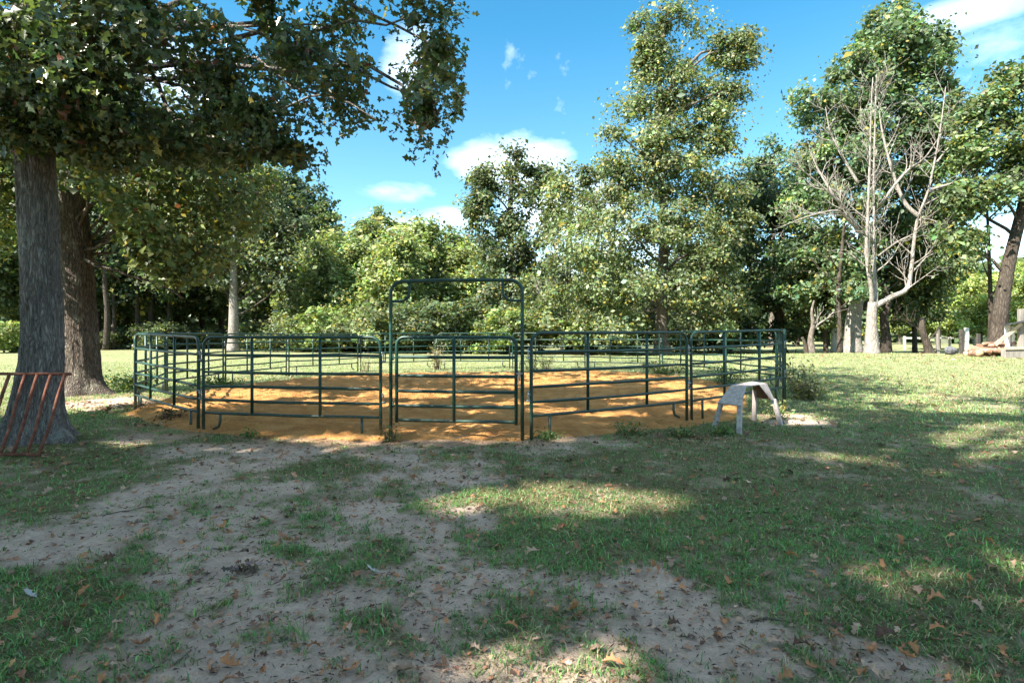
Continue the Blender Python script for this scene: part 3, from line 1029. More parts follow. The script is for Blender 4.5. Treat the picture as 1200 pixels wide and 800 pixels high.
def make_panel(L=3.0):
    root = empty('corral_panel', (0, 0, 0))
    h = L / 2; rc = 0.16
    path = [(-h, 0, -0.06), (-h, 0, .4), (-h, 0, 1.0)] + arc(-h + rc, PH - rc, rc, math.pi, math.pi / 2) + [(0, 0, PH)] + arc(h - rc, PH - rc, rc, math.pi / 2, 0) + [(h, 0, 1.0), (h, 0, .4), (h, 0, -0.06)]
    MB().tube(path, TUBE, 10).build('frame', M_paint, root)
    for z in RAILS:
        n = 9
        xs = np.linspace(-h, h, n)
        # flattened towards the posts, as squeezed rail ends are
        rr_ = np.full(n, TUBE * .92); rr_[0] = rr_[-1] = TUBE * .75
        sag = -0.013 * RNG.random() * (1 - (xs / h) ** 2) + RNG.normal(0, .0025, n); bow = RNG.normal(0, .012) * (1 - (xs / h) ** 2)
        MB().tube([(x, w_, z + s) for x, s, w_ in zip(xs, sag, bow)], rr_, 8).build('rail', M_paint, root)
    for x in (-h * .42, h * .35):
        MB().tube([(x, -.012, RAILS[-1]), (x, -.012, .8), (x, -.012, PH)], TUBE * .95, 8).build('stay', M_paint, root)
    for sgn, x in ((-1, -h + .30), (1, h - .30)):
        MB().tube([(x, 0, RAILS[-1]), (x, 0, .19), (x - .025, 0, .11), (x - .12, 0, .07)] if sgn < 0 else [(x, 0, RAILS[-1]), (x, 0, .1), (x, 0, -.02)], TUBE * .85, 8).build('foot', M_paint, root)
    for x in (-h, h):
        s = 1 if x > 0 else -1
        for z in (.52, 1.10):
            b = MB()
            b.tube([(x, 0, z), (x + s * .075, 0, z)], .013, 6)
            b.tube([(x, 0, z + .085), (x + s * .055, 0, z + .085)], .013, 6)
            b.tube([(x + s * .05, 0, z - .02), (x + s * .05, 0, z + .11), (x + s * .03, -.02, z + .13), (x + s * .045, -.045, z + .11)], .008, 6)
            b.build('connector', M_zinc, root)
    return root


proto = make_panel()
PANEL_LABELS = {
    0: 'near corral panel left of the bow gate, facing the camera', 1: 'corral panel at the left front turn of the pen, above the sand berm',
    2: 'left side corral panel running back from the outermost left post', 3: 'second corral panel back along the left side of the pen',
    4: 'far corral panel behind the left front panel, nearest the pale trunk', 5: 'far corral panel at the back left of the pen',
    6: 'far corral panel seen through the left half of the bow gate', 7: 'far corral panel seen through the middle of the bow gate',
    8: 'far corral panel just right of the bow gate post', 9: 'far corral panel in front of the big tree at the back right',
    10: 'far corral panel at the back right, left of the sawhorse top', 11: 'far corral panel on the right side, seen above the sawhorse',
    12: 'right side corral panel seen nearly edge-on', 13: 'front right corral panel directly behind the sawhorse', 14: 'near corral panel right of the bow gate, facing the camera'}
for k in range(15):
    a = JOINTS[k]; b = JOINTS[k + 1]
    o = proto if k == 0 else copy_tree(proto)
    za = CH - (a[2] - V0) * a[1] / F - PH; zb = CH - (b[2] - V0) * b[1] / F - PH
    # the panel's right-hand end (seen from outside) is the earlier joint
    A = np.array([a[0], a[1], za]); B = np.array([b[0], b[1], zb])
    if k >= 13:
        A, B = B, A
    d = A - B; Lc = np.hypot(d[0], d[1])
    o.location = tuple((A + B) / 2)
    o.rotation_euler = (0, -math.atan2(d[2], Lc), math.atan2(d[1], d[0]))
    o.scale = ((Lc - 0.125) / 3.0, 1, 1)
    tag(o, PANEL_LABELS[k], 'corral panel', 'green corral panels of the round pen')

# bow gate
GL = np.array([-1.70, 7.90]); GR = np.array([0.14, 7.66])
gc = (GL + GR) / 2; gd = GR - GL; GWD = np.hypot(*gd)
gate = tag(empty('bow_gate', (gc[0], gc[1], gz(*gc) - .02), math.atan2(gd[1], gd[0])), 'tall dark green bow gate closed in the front of the round pen', 'gate')
h = GWD / 2; GH = 2.20; rc = .17
MB().tube([(-h, 0, -.08), (-h, 0, 1.1)] + arc(-h + rc, GH - rc, rc, math.pi, math.pi / 2, 8) + [(0, 0, GH + .008)] + arc(h - rc, GH - rc, rc, math.pi / 2, 0, 8) + [(h, 0, 1.1), (h, 0, -.08)], .025, 12).build('bow_frame', M_paint, gate)
for s in (-1, 1):
    MB().tube([(s * (h - .27), 0, GH), (s * (h - .27), 0, GH - .12)] + [(s * (h - .27 + .14 - .14 * math.cos(q)), 0, GH - .14 - .14 * math.sin(q)) for q in np.linspace(.15, math.pi / 2, 7)] + [(s * h, 0, GH - .28)], .019, 10).build('corner_brace', M_paint, gate)
lh = h - .085
leaf_o = MB().tube([(-lh, 0, .23), (-lh, 0, .9)] + arc(-lh + .11, 1.42 - .11, .11, math.pi, math.pi / 2) + [(0, 0, 1.42)] + arc(lh - .11, 1.42 - .11, .11, math.pi / 2, 0) + [(lh, 0, .9), (lh, 0, .23)], .024, 10).build('gate_leaf', M_paint, gate)
for z in (1.145, .885, .67, .465, .265):
    MB().tube([(-lh, 0, z), (-lh * .9, 0, z), (0, 0, z - .003), (lh * .9, 0, z), (lh, 0, z)], [.018, .023, .023, .023, .018], 8).build('rail', M_paint, leaf_o)
MB().tube([(-.02, -.012, .265), (-.02, -.012, .8), (-.02, -.012, 1.42)], .023, 8).build('stay', M_paint, leaf_o)
for z in (.47, 1.13):
    b = MB()
    b.tube([(-h, 0, z), (-lh, 0, z)], .012, 6); b.tube([(-h + .035, 0, z - .03), (-h + .035, 0, z + .05)], .010, 6)
    b.build('hinge', M_paint, gate)
b = MB()
b.tube([(lh, -.02, .93), (h + .01, -.02, .93)], .010, 6)
b.tube([(h - .045, -.025, .95), (h - .045, -.025, .84)], .007, 6)
b.build('latch', M_zinc, gate)
b = MB()
for q in range(9):
    z = .92 - q * .022; x = h - .035 + .012 * math.sin(q)
    ax = (0, 1) if q % 2 else (1, 0)
    pts = [(x + ax[0] * .008 * math.cos(w), -.035 + ax[1] * .008 * math.cos(w), z + .014 * math.sin(w)) for w in np.linspace(0, 2 * math.pi, 9)]
    b.tube(pts, .0032, 4, False)
b.build('chain', M_zinc, gate)

# ------------------------------------------------------------------ plywood sawhorse
sh_base = (3.72, 8.85)
gsh = gz(*sh_base)
saw = tag(empty('sawhorse', (sh_base[0], sh_base[1], gsh)), 'weathered plywood topped sawhorse with splayed legs outside the pen', 'sawhorse')


def rel(x, y, z):
    return (x - sh_base[0], y - sh_base[1], z - 0)


zt_ = .66
Dp, Bp, Cp, Ap = rel(3.56, 8.55, zt_), rel(4.10, 9.10, zt_), rel(3.96, 9.30, zt_ + .01), rel(3.40, 8.74, zt_)
l1, l2 = rel(3.37, 8.32, .40), rel(3.11, 8.54, .41)
r1, r2 = rel(4.19, 9.02, .40), rel(4.02, 9.30, .41)
MB().plate([Dp, Bp, Cp, Ap], .018).build('top_board', M_ply, saw, False, .003)
MB().plate([Dp, Ap, l2, l1], .016).build('side_board', M_ply, saw, False, .003)
MB().plate([Bp, r1, r2, Cp], .016).build('side_board', M_ply_raw, saw, False, .003)
# narrow gusset on the front edge at the right
g1 = tuple(np.array(Dp) * .42 + np.array(Bp) * .58 + np.array([.012, -.012, -.002]))
g2 = tuple(np.array(Bp) + np.array([.014, -.012, -.002]))
g3 = tuple(np.array(r1) + np.array([.014, -.014, -.01]))
g4 = tuple(np.array(r1) + np.array([-.06, -.05, .0]))
MB().plate([g1, g4, g3, g2], .014).build('gusset', M_ply, saw, False, .003)
for (a, bq, m_) in ((rel(3.40, 8.40, .46), rel(3.305, 8.20, -.05), M_leg), (rel(3.20, 8.58, .45), rel(3.14, 8.78, -.05), M_leg), (rel(4.19, 9.02, .41), rel(4.31, 9.0, -.05), M_leg), (rel(4.0, 9.27, .52), rel(4.07, 9.47, -.05), M_ply)):
    MB().beam(a, bq, .075, .036, (1, .6, 0)).build('leg', m_, saw, False, .004)

# ------------------------------------------------------------------ rusty rack against the near oak
rack = tag(empty('pipe_rack', (-6.2, 6.52, gz(-6.2, 6.52))), 'rusty red pipe rack leaning on the grey oak trunk', 'rack')
yb, yt, zt2 = 0.0, .42, .93
MB().tube([(-1.3, yt, zt2), (-.3, yt + .004, zt2 + .004), (.76, yt, zt2)], .019, 10).build('top_rail', M_rust, rack)
MB().tube([(-1.3, yb, .03), (.73, yb, .03)], .017, 10).build('bottom_rail', M_rust, rack)
for i in range(11):
    xt = .70 - (0, .175, .34, .49, .685, .86, 1.03, 1.2, 1.37, 1.54, 1.71)[i]
    xb = xt + (.01, .045, .05, .05, .03, .03, .02, .03, .02, .03, .02)[i]
    MB().tube(smooth_path([(xb, yb + .01, .03), (xb * .6 + xt * .4 + .015, yb + .15, .33), (xt * .75 + xb * .25, yt - .13, .65), (xt, yt - .01, zt2 - .005)], 8), .0185, 10).build('bar', M_rust, rack)

# ------------------------------------------------------------------ background trees
print('background')


def spec_tree(name, label, u, Y, v_base, trunk_px, ells_px, **kw):
    bx = (u - U0) / F * Y
    zb = gz(bx, Y)
    base = (bx, Y, zb)
    tp = []
    for (tu, tv, wpx) in trunk_px:
        p = at(tu, tv, Y) - np.array(base)
        tp.append((p[0], p[1] * 0, max(p[2], 0) if tp else 0, wpx / F * Y / 2))
    es = [px_ell(e[0], e[1], e[2], e[3], Y + (e[4] if len(e) > 4 else 0), (e[2] / F * Y) * .9, base) for e in ells_px]
    return tree(name, label, base, tp, es, **kw)


G_MID = (0.145, 0.18, 0.085); G_DARK = (0.055, 0.08, 0.036); G_LIGHT = (0.22, 0.27, 0.11); G_BLUE = (0.105, 0.155, 0.082)

# the tall oak right of centre
spec_tree('oak_tree', 'tall ragged oak behind the pen right of the bow gate', 776, 36, 416,
          [(776, 416, 20), (775, 380, 15), (776, 330, 13), (778, 250, 10), (772, 150, 7), (775, 60, 4), (783, 5, 2)],
          [(700, 235, 38, 32), (675, 290, 32, 34, -2), (690, 345, 40, 26), (740, 210, 38, 32), (745, 270, 40, 32, -2), (728, 330, 38, 30, -3), (790, 200, 42, 34), (800, 265, 45, 34, -2),
           (815, 325, 40, 32, -3), (845, 215, 30, 30), (850, 275, 32, 34), (845, 340, 36, 32), (755, 165, 38, 28), (805, 155, 42, 28), (850, 165, 20, 22), (780, 115, 34, 26), (745, 122, 22, 20),
           (795, 85, 22, 22), (770, 70, 16, 22), (845, 60, 24, 18), (865, 75, 18, 16), (850, 105, 16, 14), (832, 130, 16, 12), (778, 32, 30, 26), (806, 18, 24, 20), (748, 88, 18, 18), (828, 98, 20, 18), (762, 62, 20, 18), (728, 376, 30, 12, -2), (822, 372, 30, 14, -2), (868, 48, 10, 8), (720, 155, 12, 10), (716, 190, 16, 12)],
          n_leaf=95000, leaf=.18, clump_r=.8, tint=(0.145, 0.18, 0.085), bark=M_bark_far, density=3.6, yellow=.07, twig_frac=.4, twig_r=.035, var=.3)
# dark oak and the paler one joined to it
spec_tree('oak_tree', 'dark round oak standing against the white cloud', 600, 43, 412,
          [(600, 412, 12), (601, 340, 9), (598, 260, 7), (600, 200, 4)],
          [(596, 196, 28, 24), (566, 222, 26, 26), (625, 222, 22, 24), (560, 262, 20, 28), (600, 258, 30, 28), (635, 262, 20, 28), (572, 300, 24, 26), (612, 300, 28, 26), (590, 335, 34, 24), (563, 205, 10, 10), (642, 205, 10, 10), (560, 240, 14, 18)],
          n_leaf=24000, leaf=.23, clump_r=.8, tint=(0.10, 0.13, 0.065), bark=M_bark_dark, density=3.0, yellow=.08, var=.3)
spec_tree('maple_tree', 'loose pale green tree filling the gap left of the tall oak', 668, 41, 412,
          [(668, 412, 8), (665, 350, 6), (668, 280, 5), (665, 215, 2)],
          [(655, 210, 18, 16), (672, 235, 20, 18), (645, 250, 14, 18), (690, 205, 16, 14), (660, 300, 20, 16), (640, 340, 24, 22), (680, 350, 24, 20)],
          n_leaf=8500, leaf=.22, clump_r=.8, tint=G_MID, bark=M_bark_far, density=2.4, yellow=.1)
# the big tree on the right, behind the bare one
spec_tree('maple_tree', 'tallest leafy tree on the right, pale trunk left of the bare tree', 1000, 33.5, 415,
          [(999, 416, 20), (1000, 380, 17), (1004, 350, 14), (1008, 300, 11), (1020, 220, 8), (1040, 120, 5), (1055, 20, 3)],
          [(1055, 15, 30, 22), (1035, 55, 40, 26), (1080, 50, 34, 26), (1100, 85, 24, 24), (1000, 85, 34, 24), (1050, 100, 44, 30), (970, 125, 36, 26), (1015, 140, 44, 30), (1075, 140, 44, 30), (1110, 135, 24, 26),
           (955, 170, 26, 26), (995, 190, 44, 30, -.5), (1050, 195, 44, 30, 2), (1100, 190, 34, 28), (950, 225, 30, 28, 2), (1000, 245, 40, 30, -1), (1060, 250, 44, 28, 2), (1105, 245, 30, 28, 2), (935, 280, 32, 26, 3), (990, 300, 34, 24, -1), (1003, 335, 12, 10, -1.5), (1045, 305, 40, 22, 3), (1095, 300, 30, 22, 3), (955, 335, 34, 18, 3), (1050, 345, 26, 14, 4)],
          n_leaf=88000, leaf=.21, clump_r=.8, tint=(0.12, 0.175, 0.085), bark=M_bark_pale, density=3.6, yellow=.05, var=.3, bbark=M_bark_dark, limb_k=.25)
# leaning tree at the right edge
spec_tree('oak_tree', 'leaning dark trunked tree at the right edge above the log pile', 1169, 27, 415,
          [(1168, 415, 20), (1172, 370, 17), (1180, 320, 14), (1192, 270, 12), (1208, 210, 12), (1225, 130, 8), (1240, 50, 4)],
          [(1150, 130, 26, 20), (1185, 110, 32, 30), (1215, 100, 30, 34), (1140, 175, 26, 24), (1180, 170, 34, 28), (1225, 170, 40, 34), (1125, 225, 24, 22), (1160, 230, 30, 18), (1205, 205, 26, 18), (1120, 275, 22, 12), (1240, 90, 30, 34), (1190, 82, 20, 12)],
          n_leaf=23000, leaf=.19, clump_r=.75, tint=(0.11, 0.155, 0.065), bark=M_bark_dark, density=3.0, yellow=.06, var=.3)
# dark many-stemmed tree behind the right of the pen
spec_tree('maple_tree', 'dark low branching tree right behind the sawhorse corner of the pen', 914, 42, 410,
          [(914, 410, 14), (913, 375, 11), (913, 340, 8), (915, 280, 5), (915, 230, 2)],
          [(880, 230, 26, 28), (915, 240, 30, 28), (880, 285, 30, 28), (925, 290, 30, 28), (870, 340, 28, 26), (905, 350, 32, 24), (940, 345, 26, 24), (880, 380, 30, 16), (945, 385, 22, 12)],
          n_leaf=26000, leaf=.23, clump_r=.8, tint=(0.065, 0.095, 0.042), bark=M_bark_dark, density=3.0, yellow=.03, first=.1)
spec_tree('maple_tree', 'feathery topped tree showing between the tall oak and the big right tree', 905, 56, 408,
          [(905, 408, 9), (905, 330, 7), (906, 250, 4), (907, 180, 2)],
          [(908, 180, 14, 16), (895, 200, 20, 18), (920, 205, 22, 20), (885, 230, 20, 20), (930, 240, 22, 22), (905, 240, 24, 22)],
          n_leaf=13000, leaf=.26, clump_r=.8, tint=G_BLUE, bark=M_bark_far, density=3.0)
# left: pale trunk with a broad crown
spec_tree('oak_tree', 'broad oak with a pale trunk beyond the left front panel', 273, 44, 410,
          [(273, 410, 13), (274, 370, 11), (274, 330, 9), (276, 270, 7), (285, 215, 3)],
          [(285, 220, 30, 22), (320, 235, 22, 22), (250, 240, 34, 26), (330, 275, 22, 20), (295, 275, 34, 26), (250, 290, 34, 28), (340, 305, 18, 18), (310, 320, 30, 22), (215, 310, 34, 26), (275, 325, 20, 14), (200, 270, 30, 24), (345, 340, 18, 26), (310, 205, 10, 10), (345, 268, 10, 10)],
          n_leaf=32000, leaf=.23, clump_r=.8, tint=(0.10, 0.125, 0.065), bark=M_bark_pale, density=3.0, yellow=.06, bbark=M_bark_dark)


# ---- shared kinds, copied
def pine(label, u, Y, vtop, group=None):
    bx = (u - U0) / F * Y
    H = (V0 - vtop) / F * Y + CH
    s = H / 15.0
    es = [(0, 0, 14.4, .7, .7, .5), (.9, .1, 13.5, .9, .8, .35), (-.9, -.2, 13.2, 1.0, .8, .35), (.2, .6, 12.4, 1.2, .9, .4), (-1.1, .1, 11.6, 1.1, .9, .4), (1.3, -.3, 11.2, 1.0, .8, .4),
          (-.6, -.5, 10.2, 1.3, 1, .5), (1.0, .4, 9.4, 1.3, 1, .5), (-1.2, .3, 8.4, 1.3, 1.1, .5), (.6, -.4, 7.4, 1.4, 1.2, .6)]
    es = [tuple(c * s for c in e) for e in es]
    return tree('pine_tree', label, (bx, Y, gz(bx, Y)), [(0, 0, 0, .22), (.1, 0, 5 * s, .16), (0, 0, 10 * s, .10), (0, 0, 14.5 * s, .03)], es, n_leaf=9000, leaf=.26, clump_r=.55, tint=(0.15, 0.20, 0.08),
                bark=M_bark_far, density=7, twig_frac=.8, flat=.5, yellow=.02)


pine('pine with a flat tufted top left of the bow gate', 378, 56, 236)
pine('scraggy pine behind the pale bushes, nearer the bow gate', 441, 60, 243)


def upright(seed, tint, n=15000):
    """young tree with ascending branches and a loose feathery top, 9 m"""
    rs = np.random.default_rng(seed)
    es = []
    for q in range(13):
        a = q * 2.4 + rs.random(); z = 2.0 + 6.2 * (q / 12)
        rr_ = (2.1 - 1.7 * (q / 12) ** 1.5) * (0.5 + .5 * rs.random())
        es.append((math.cos(a) * rr_, math.sin(a) * rr_, z, 1.1 - .4 * q / 12, 1.1 - .4 * q / 12, 1.25))
    es.append((0, 0, 1.6, 2.2, 2.0, 1.2))
    r = tree('young_maple', 'x', (0, 0, 0), [(0, 0, 0, .13), (.05, 0, 2.5, .1), (0, .1, 5.5, .06), (.05, 0, 8.8, .02)], es, n_leaf=n, leaf=.22, clump_r=.62, tint=tint, bark=M_bark_far,
             density=7, twig_frac=.5, first=.08, flat=1.1, yellow=.05, twig_r=.02, clvar=.3)
    return r


def roundtree(seed, tint, n=22000, bark=None):
    """broad woodland tree, 13 m"""
    rs = np.random.default_rng(seed)
    es = []
    for q in range(16):
        a = q * 2.4 + rs.random(); f = q / 15
        z = 4.0 + 7.6 * f
        rr_ = 3.4 * math.sin(math.pi * (0.25 + .7 * f)) * (0.4 + .6 * rs.random())
        es.append((math.cos(a) * rr_, math.sin(a) * rr_, z, 2.0 - .7 * f, 2.0 - .7 * f, 1.4))
    return tree('woodland_tree', 'x', (0, 0, 0), [(0, 0, 0, .24), (.1, .1, 4, .2), (-.1, 0, 8, .12), (0, 0, 12, .04)], es, n_leaf=n, leaf=.25, clump_r=.85, tint=tint, bark=bark or M_bark_dark,
                density=4, twig_frac=.35, first=.2, yellow=.05, clvar=.3)


def bushy(seed, tint, n=9000):
    """rounded shrub to the ground, 3.6 m"""
    rs = np.random.default_rng(seed)
    es = [(0, 0, 1.6, 1.5, 1.4, 1.4)]
    for q in range(8):
        a = q * .785 * 2.4 + rs.random()
        es.append((math.cos(a) * 1.5, math.sin(a) * 1.3, .8 + 1.9 * rs.random(), .95, .95, .8))
    return tree('shrub', 'x', (0, 0, 0), [(0, 0, 0, .07), (.05, 0, 1, .05), (0, .05, 2.4, .02)], es, n_leaf=n, leaf=.17, clump_r=.5, tint=tint, bark=M_bark_far, density=7,
                twig_frac=.4, first=.05, yellow=.06, cat='shrub', twig_r=.015, clvar=.3)


used = set()


def put(proto_, u, Y, H, H0, rz, label, group=None, wide=1.0, name=None):
    o = proto_ if proto_.name not in used else copy_tree(proto_)
    used.add(proto_.name)
    if name: o.name = name
    bx = (u - U0) / F * Y
    o.location = (bx, Y, gz(bx, Y) - .05)
    s = H / H0
    o.rotation_euler = (0, 0, rz)
    o.scale = (s * wide, s * wide, s)
    if 'group' in o: del o['group']
    tag(o, label, None, group)
    return o


def hgt(v, Y):
    return (V0 - v) / F * Y + CH


UL = upright(1, (0.25, 0.30, 0.12), 26000); UM = upright(2, (0.20, 0.25, 0.10), 24000)
WD = roundtree(3, G_DARK); WM = roundtree(4, (0.10, 0.135, 0.06)); WL = roundtree(5, (0.25, 0.31, 0.10), 20000, M_bark_far)
SL = bushy(6, (0.20, 0.26, 0.09)); SD = bushy(7, (0.08, 0.11, 0.05)); SM = bushy(8, (0.14, 0.17, 0.08))

ul = [(372, 50, 278, 'slim pale green tree below the flat topped pine'), (418, 48, 285, 'second pale green tree from the left in the bright thicket'),
      (460, 46, 268, 'pale feathery tree behind the left bow gate post'), (505, 50, 262, 'highest pale tree of the bright thicket, left of the dark round oak'),
      (548, 50, 285, 'pale tree tucked against the left side of the dark round oak'),
      (352, 53, 292, 'pale tree at the left end of the thicket, beside the broad oak'), (396, 54, 272, 'pale tree between the two pines, at the back of the thicket'),
      (438, 53, 262, 'rounded pale tree in front of the scraggy pine'), (484, 54, 258, 'tall pale tree behind the top left corner of the bow gate'), (528, 54, 272, 'pale tree behind the middle of the bow gate arch')]
for k, (u, Y, v, lab) in enumerate(ul):
    put(UL if k % 2 == 0 else UM, u, Y, hgt(v, Y), 9.0, k * 1.9, lab, 'pale young trees of the bright thicket', 1.15)
sh = [(345, 44, 358, SM, 'grey green shrub at the left end of the bright thicket'), (392, 43, 352, SL, 'bright yellow green shrub low behind the left front panel'),
      (432, 42, 356, SM, 'shrub left of the bow gate under the feathery tree'), (478, 41, 348, SM, 'shrub seen through the left half of the bow gate arch'),
      (520, 41, 345, SD, 'dark shrub seen in the middle of the bow gate arch'), (562, 41, 350, SM, 'shrub seen through the right half of the bow gate arch'),
      (600, 39, 355, SL, 'bright shrub behind the right bow gate post'), (632, 40, 345, SM, 'shrub left of the small bare sapling'),
      (690, 39, 345, SL, 'yellow green shrub right of the small bare sapling'), (728, 40, 352, SM, 'shrub left of the tall oak trunk'),
      (815, 42, 350, SM, 'shrub right of the tall oak trunk'), (850, 44, 356, SD, 'dark shrub behind the front right panel'),
       (5, 40, 372, SL, 'bright shrub at the left edge beyond the grey oak')]
for k, (u, Y, v, pr, lab) in enumerate(sh):
    put(pr, u, Y, hgt(v, Y), 3.5, k * 1.3, lab, 'shrubs along the far side of the yard', 1.25)
# the wood on the left and at the back
wood = [(-20, 46), (20, 52), (60, 58), (112, 50), (150, 55), (178, 50), (205, 58), (238, 60), (300, 55), (335, 60), (130, 66), (90, 70), (170, 70), (215, 72), (260, 74), (-60, 50), (-110, 46), (30, 72)]
for k, (u, Y) in enumerate(wood):
    Hh = hgt(190 + (k * 37) % 55, Y)
    put(WD if k % 2 else WM, u, Y, min(Hh, 19), 12.6, k * 2.1, 'dark woodland tree in the wood beyond the left field', 'trees of the wood beyond the left field', 1.0)
shl = [(118, 47), (150, 49), (185, 48), (215, 50), (245, 51), (300, 49), (325, 48), (60, 48), (20, 47)]
for k, (u, Y) in enumerate(shl):
    put(SD, u, Y, 1.7 + (k % 3) * .5, 3.5, k, 'dark undergrowth bush at the foot of the wood beyond the left field', 'undergrowth bushes of the left wood', 1.3)
# behind the centre and the right
back = [(640, 62, 300, WM), (560, 66, 300, WL), (720, 64, 290, WM), (800, 62, 280, WD), (860, 60, 265, WM), (935, 58, 300, WM), (970, 64, 290, WD), (400, 68, 300, WL), (470, 70, 295, WM)]
for k, (u, Y, v, pr) in enumerate(back):
    put(pr, u, Y, hgt(v, Y), 12.6, k * 1.7, ['tree behind the small bare sapling, in the row beyond the thicket', 'tree behind the bow gate arch, over the thicket', 'tree behind the left side of the tall oak', 'dark tree behind the right side of the tall oak', 'tree filling the gap right of the tall oak', 'tree behind the feathery topped tree, towards the big right tree', 'dark tree behind the left side of the big right tree', 'tree behind the left end of the pale thicket', 'tree behind the two pines, over the thicket'][k], 'trees behind the thicket and the tall oak', 1.1)
rt = [(1100, 48, 322, WL, 'sunlit yellow green tree right of the bare tree, far across the back field'), (1150, 46, 318, WL, 'sunlit yellow green tree just left of the leaning trunk'),
      (1215, 44, 300, WL, 'sunlit yellow green tree right of the leaning trunk'), (1055, 70, 330, WL, 'far sunlit tree seen past the bare tree'), (1290, 50, 280, WM, 'tree past the right edge of the yard'), (1180, 75, 320, WM, 'far tree behind the leaning trunk')]
for k, (u, Y, v, pr, lab) in enumerate(rt):
    put(pr, u, Y, hgt(v, Y), 12.6, k * 2.7, lab, 'sunlit trees across the back field', 1.25)
put(WM, 968, 38, hgt(255, 38), 12.6, 1.1, 'leafy tree directly behind the small dead trunk', None, .9)
put(WM, 1072, 37, hgt(235, 37), 12.6, 3.1, 'leafy tree just behind the dark crooked trunk', None, .8)


# far wood closing the horizon all round
def far_wood():
    pos = []; nn = 30000
    a = RNG.random(nn) * 2 * np.pi
    lump = 0.6 * fbm(a * 9, a * 0 + 3, 5, 4) + 0.55
    rr_ = 95 + 22 * RNG.random(nn) + 10 * np.sin(a * 5)
    z = 13 * lump * RNG.random(nn) ** .8
    P = np.c_[np.sin(a) * rr_, np.cos(a) * rr_, z]
    nrm = np.c_[-np.sin(a), -np.cos(a), np.full(nn, .8)] + RNG.normal(size=(nn, 3)) * .6
    V, Fc, k = place_leaves(P, nrm, 2.1 * np.exp(RNG.normal(0, .3, nn)), 'simple')
    # one noise cell is one crown
    cell = vnoise(a * 40, z * .35, 12)
    c = tints(nn, (0.062, 0.095, 0.034), .25, .03) * (0.65 + .8 * cell)[:, None]
    o = mesh_np('distant_wood', V, Fc, M_leaf, tint=np.repeat(c, k, 0))
    tag(o, 'hazy distant wood closing the view all round the fields', 'wood', kind='stuff')


far_wood()


# ------------------------------------------------------------------ bare trees, stems and dead wood
def bare(mb, path, r0, r1, depth, n_side, sub_len, sides=7, up=.35, spread=1.0):
    P = smooth_path(path, max(6, len(path) * 4), 0.0)
    n = len(P)
    r = np.linspace(r0, r1, n)
    mb.tube(P, r, sides, True)
    if depth <= 0:
        return
    for q in range(n_side):
        i = int(n * (.25 + .72 * (q + RNG.random()) / n_side)); i = min(i, n - 2)
        T = unit(P[i + 1] - P[i])
        d = unit(np.cross(T, RNG.normal(size=3))) * spread + T * .75 + np.array([0, 0, up])
        d = unit(d)
        L = sub_len * (.55 + .7 * RNG.random()) * (1 - .35 * i / n)
        a = P[i]; m = a + d * L * .5 + RNG.normal(size=3) * L * .05; e = a + d * L + np.array([0, 0, .1 * L]) + RNG.normal(size=3) * L * .08
        bare(mb, [a, m, e], min(r[i] * .55, .014 + .015 * L), .0075, depth - 1, max(3, int(n_side * .55)), sub_len * .45, 4, up * .6, spread)


DY = 28.0
dbx = (1021.5 - U0) / F * DY
dbase = np.array([dbx, DY, gz(dbx, DY)])
dead = tag(empty('bare_tree', dbase), 'leafless pale grey tree with a low forked limb on the right', 'tree')


def dpt(pts, dy=0.0, wob=0.25):
    out = []
    for k, (u, v) in enumerate(pts):
        p = at(u, v, DY) - dbase
        p[1] = dy * k / max(1, len(pts) - 1)
        out.append(p)
    return out


mb = MB()
tp = dpt([(1021.5, 416), (1021.5, 395), (1021.5, 375), (1022.5, 354)])
P = smooth_path(tp, 12); rr_ = np.interp(np.linspace(0, 1, 12), [0, .15, .5, 1], [.42, .33, .26, .20])
mb.tube(P, rr_, 14)
mb.build('trunk', M_bark_pale, dead)
for (path, r0, r1, ns_, sl_) in (
        ([(1021, 358), (1018, 342), (1009, 300), (1007, 255), (1006, 202), (1004, 150), (1003, 105)], .12, .02, 15, 2.2),
        ([(1026, 358), (1028, 340), (1028, 312), (1030, 270), (1031, 215), (1034, 150), (1038, 80)], .115, .02, 16, 2.2),
        ([(1024, 360), (1045, 348), (1063, 339), (1069, 318), (1076, 262), (1091, 220), (1104, 157), (1112, 100)], .15, .02, 16, 2.4)):
    mb = MB(); bare(mb, dpt(path, RNG.normal() * 1.0), r0, r1, 2, ns_, sl_)
    mb.build('limb', M_bark_pale, dead)
for (path, r0, ns_, sl_, dy) in (
        ([(1006, 272), (988, 250), (969, 237), (934, 213), (905, 199)], .11, 12, 1.5, -1.5),
        ([(1003, 262), (983, 227), (970, 195), (963, 165)], .10, 10, 1.4, 1.2),
        ([(1006, 270), (985, 258), (965, 252), (925, 262), (885, 278)], .09, 14, 1.3, -2.0),
        ([(1079, 255), (1063, 234), (1050, 185), (1044, 140), (1045, 110)], .12, 12, 1.6, 1.0),
        ([(1091, 222), (1112, 217), (1135, 214), (1172, 212)], .08, 12, 1.5, -1.5),
        ([(1077, 258), (1095, 256), (1120, 264), (1150, 268)], .07, 12, 1.3, 1.0),
        ([(1031, 240), (1055, 205), (1072, 190), (1085, 165)], .08, 10, 1.4, -1.0),
        ([(1006, 215), (990, 180), (980, 150), (978, 118)], .08, 10, 1.4, .8),
        ([(1098, 190), (1120, 165), (1135, 140)], .06, 9, 1.3, .5),
        ([(1029, 300), (1045, 285), (1062, 275)], .05, 7, 1.0, -.8)):
    mb = MB(); bare(mb, dpt(path, dy), r0, .012, 2, ns_, sl_)
    mb.build('branch', M_bark_pale, dead)

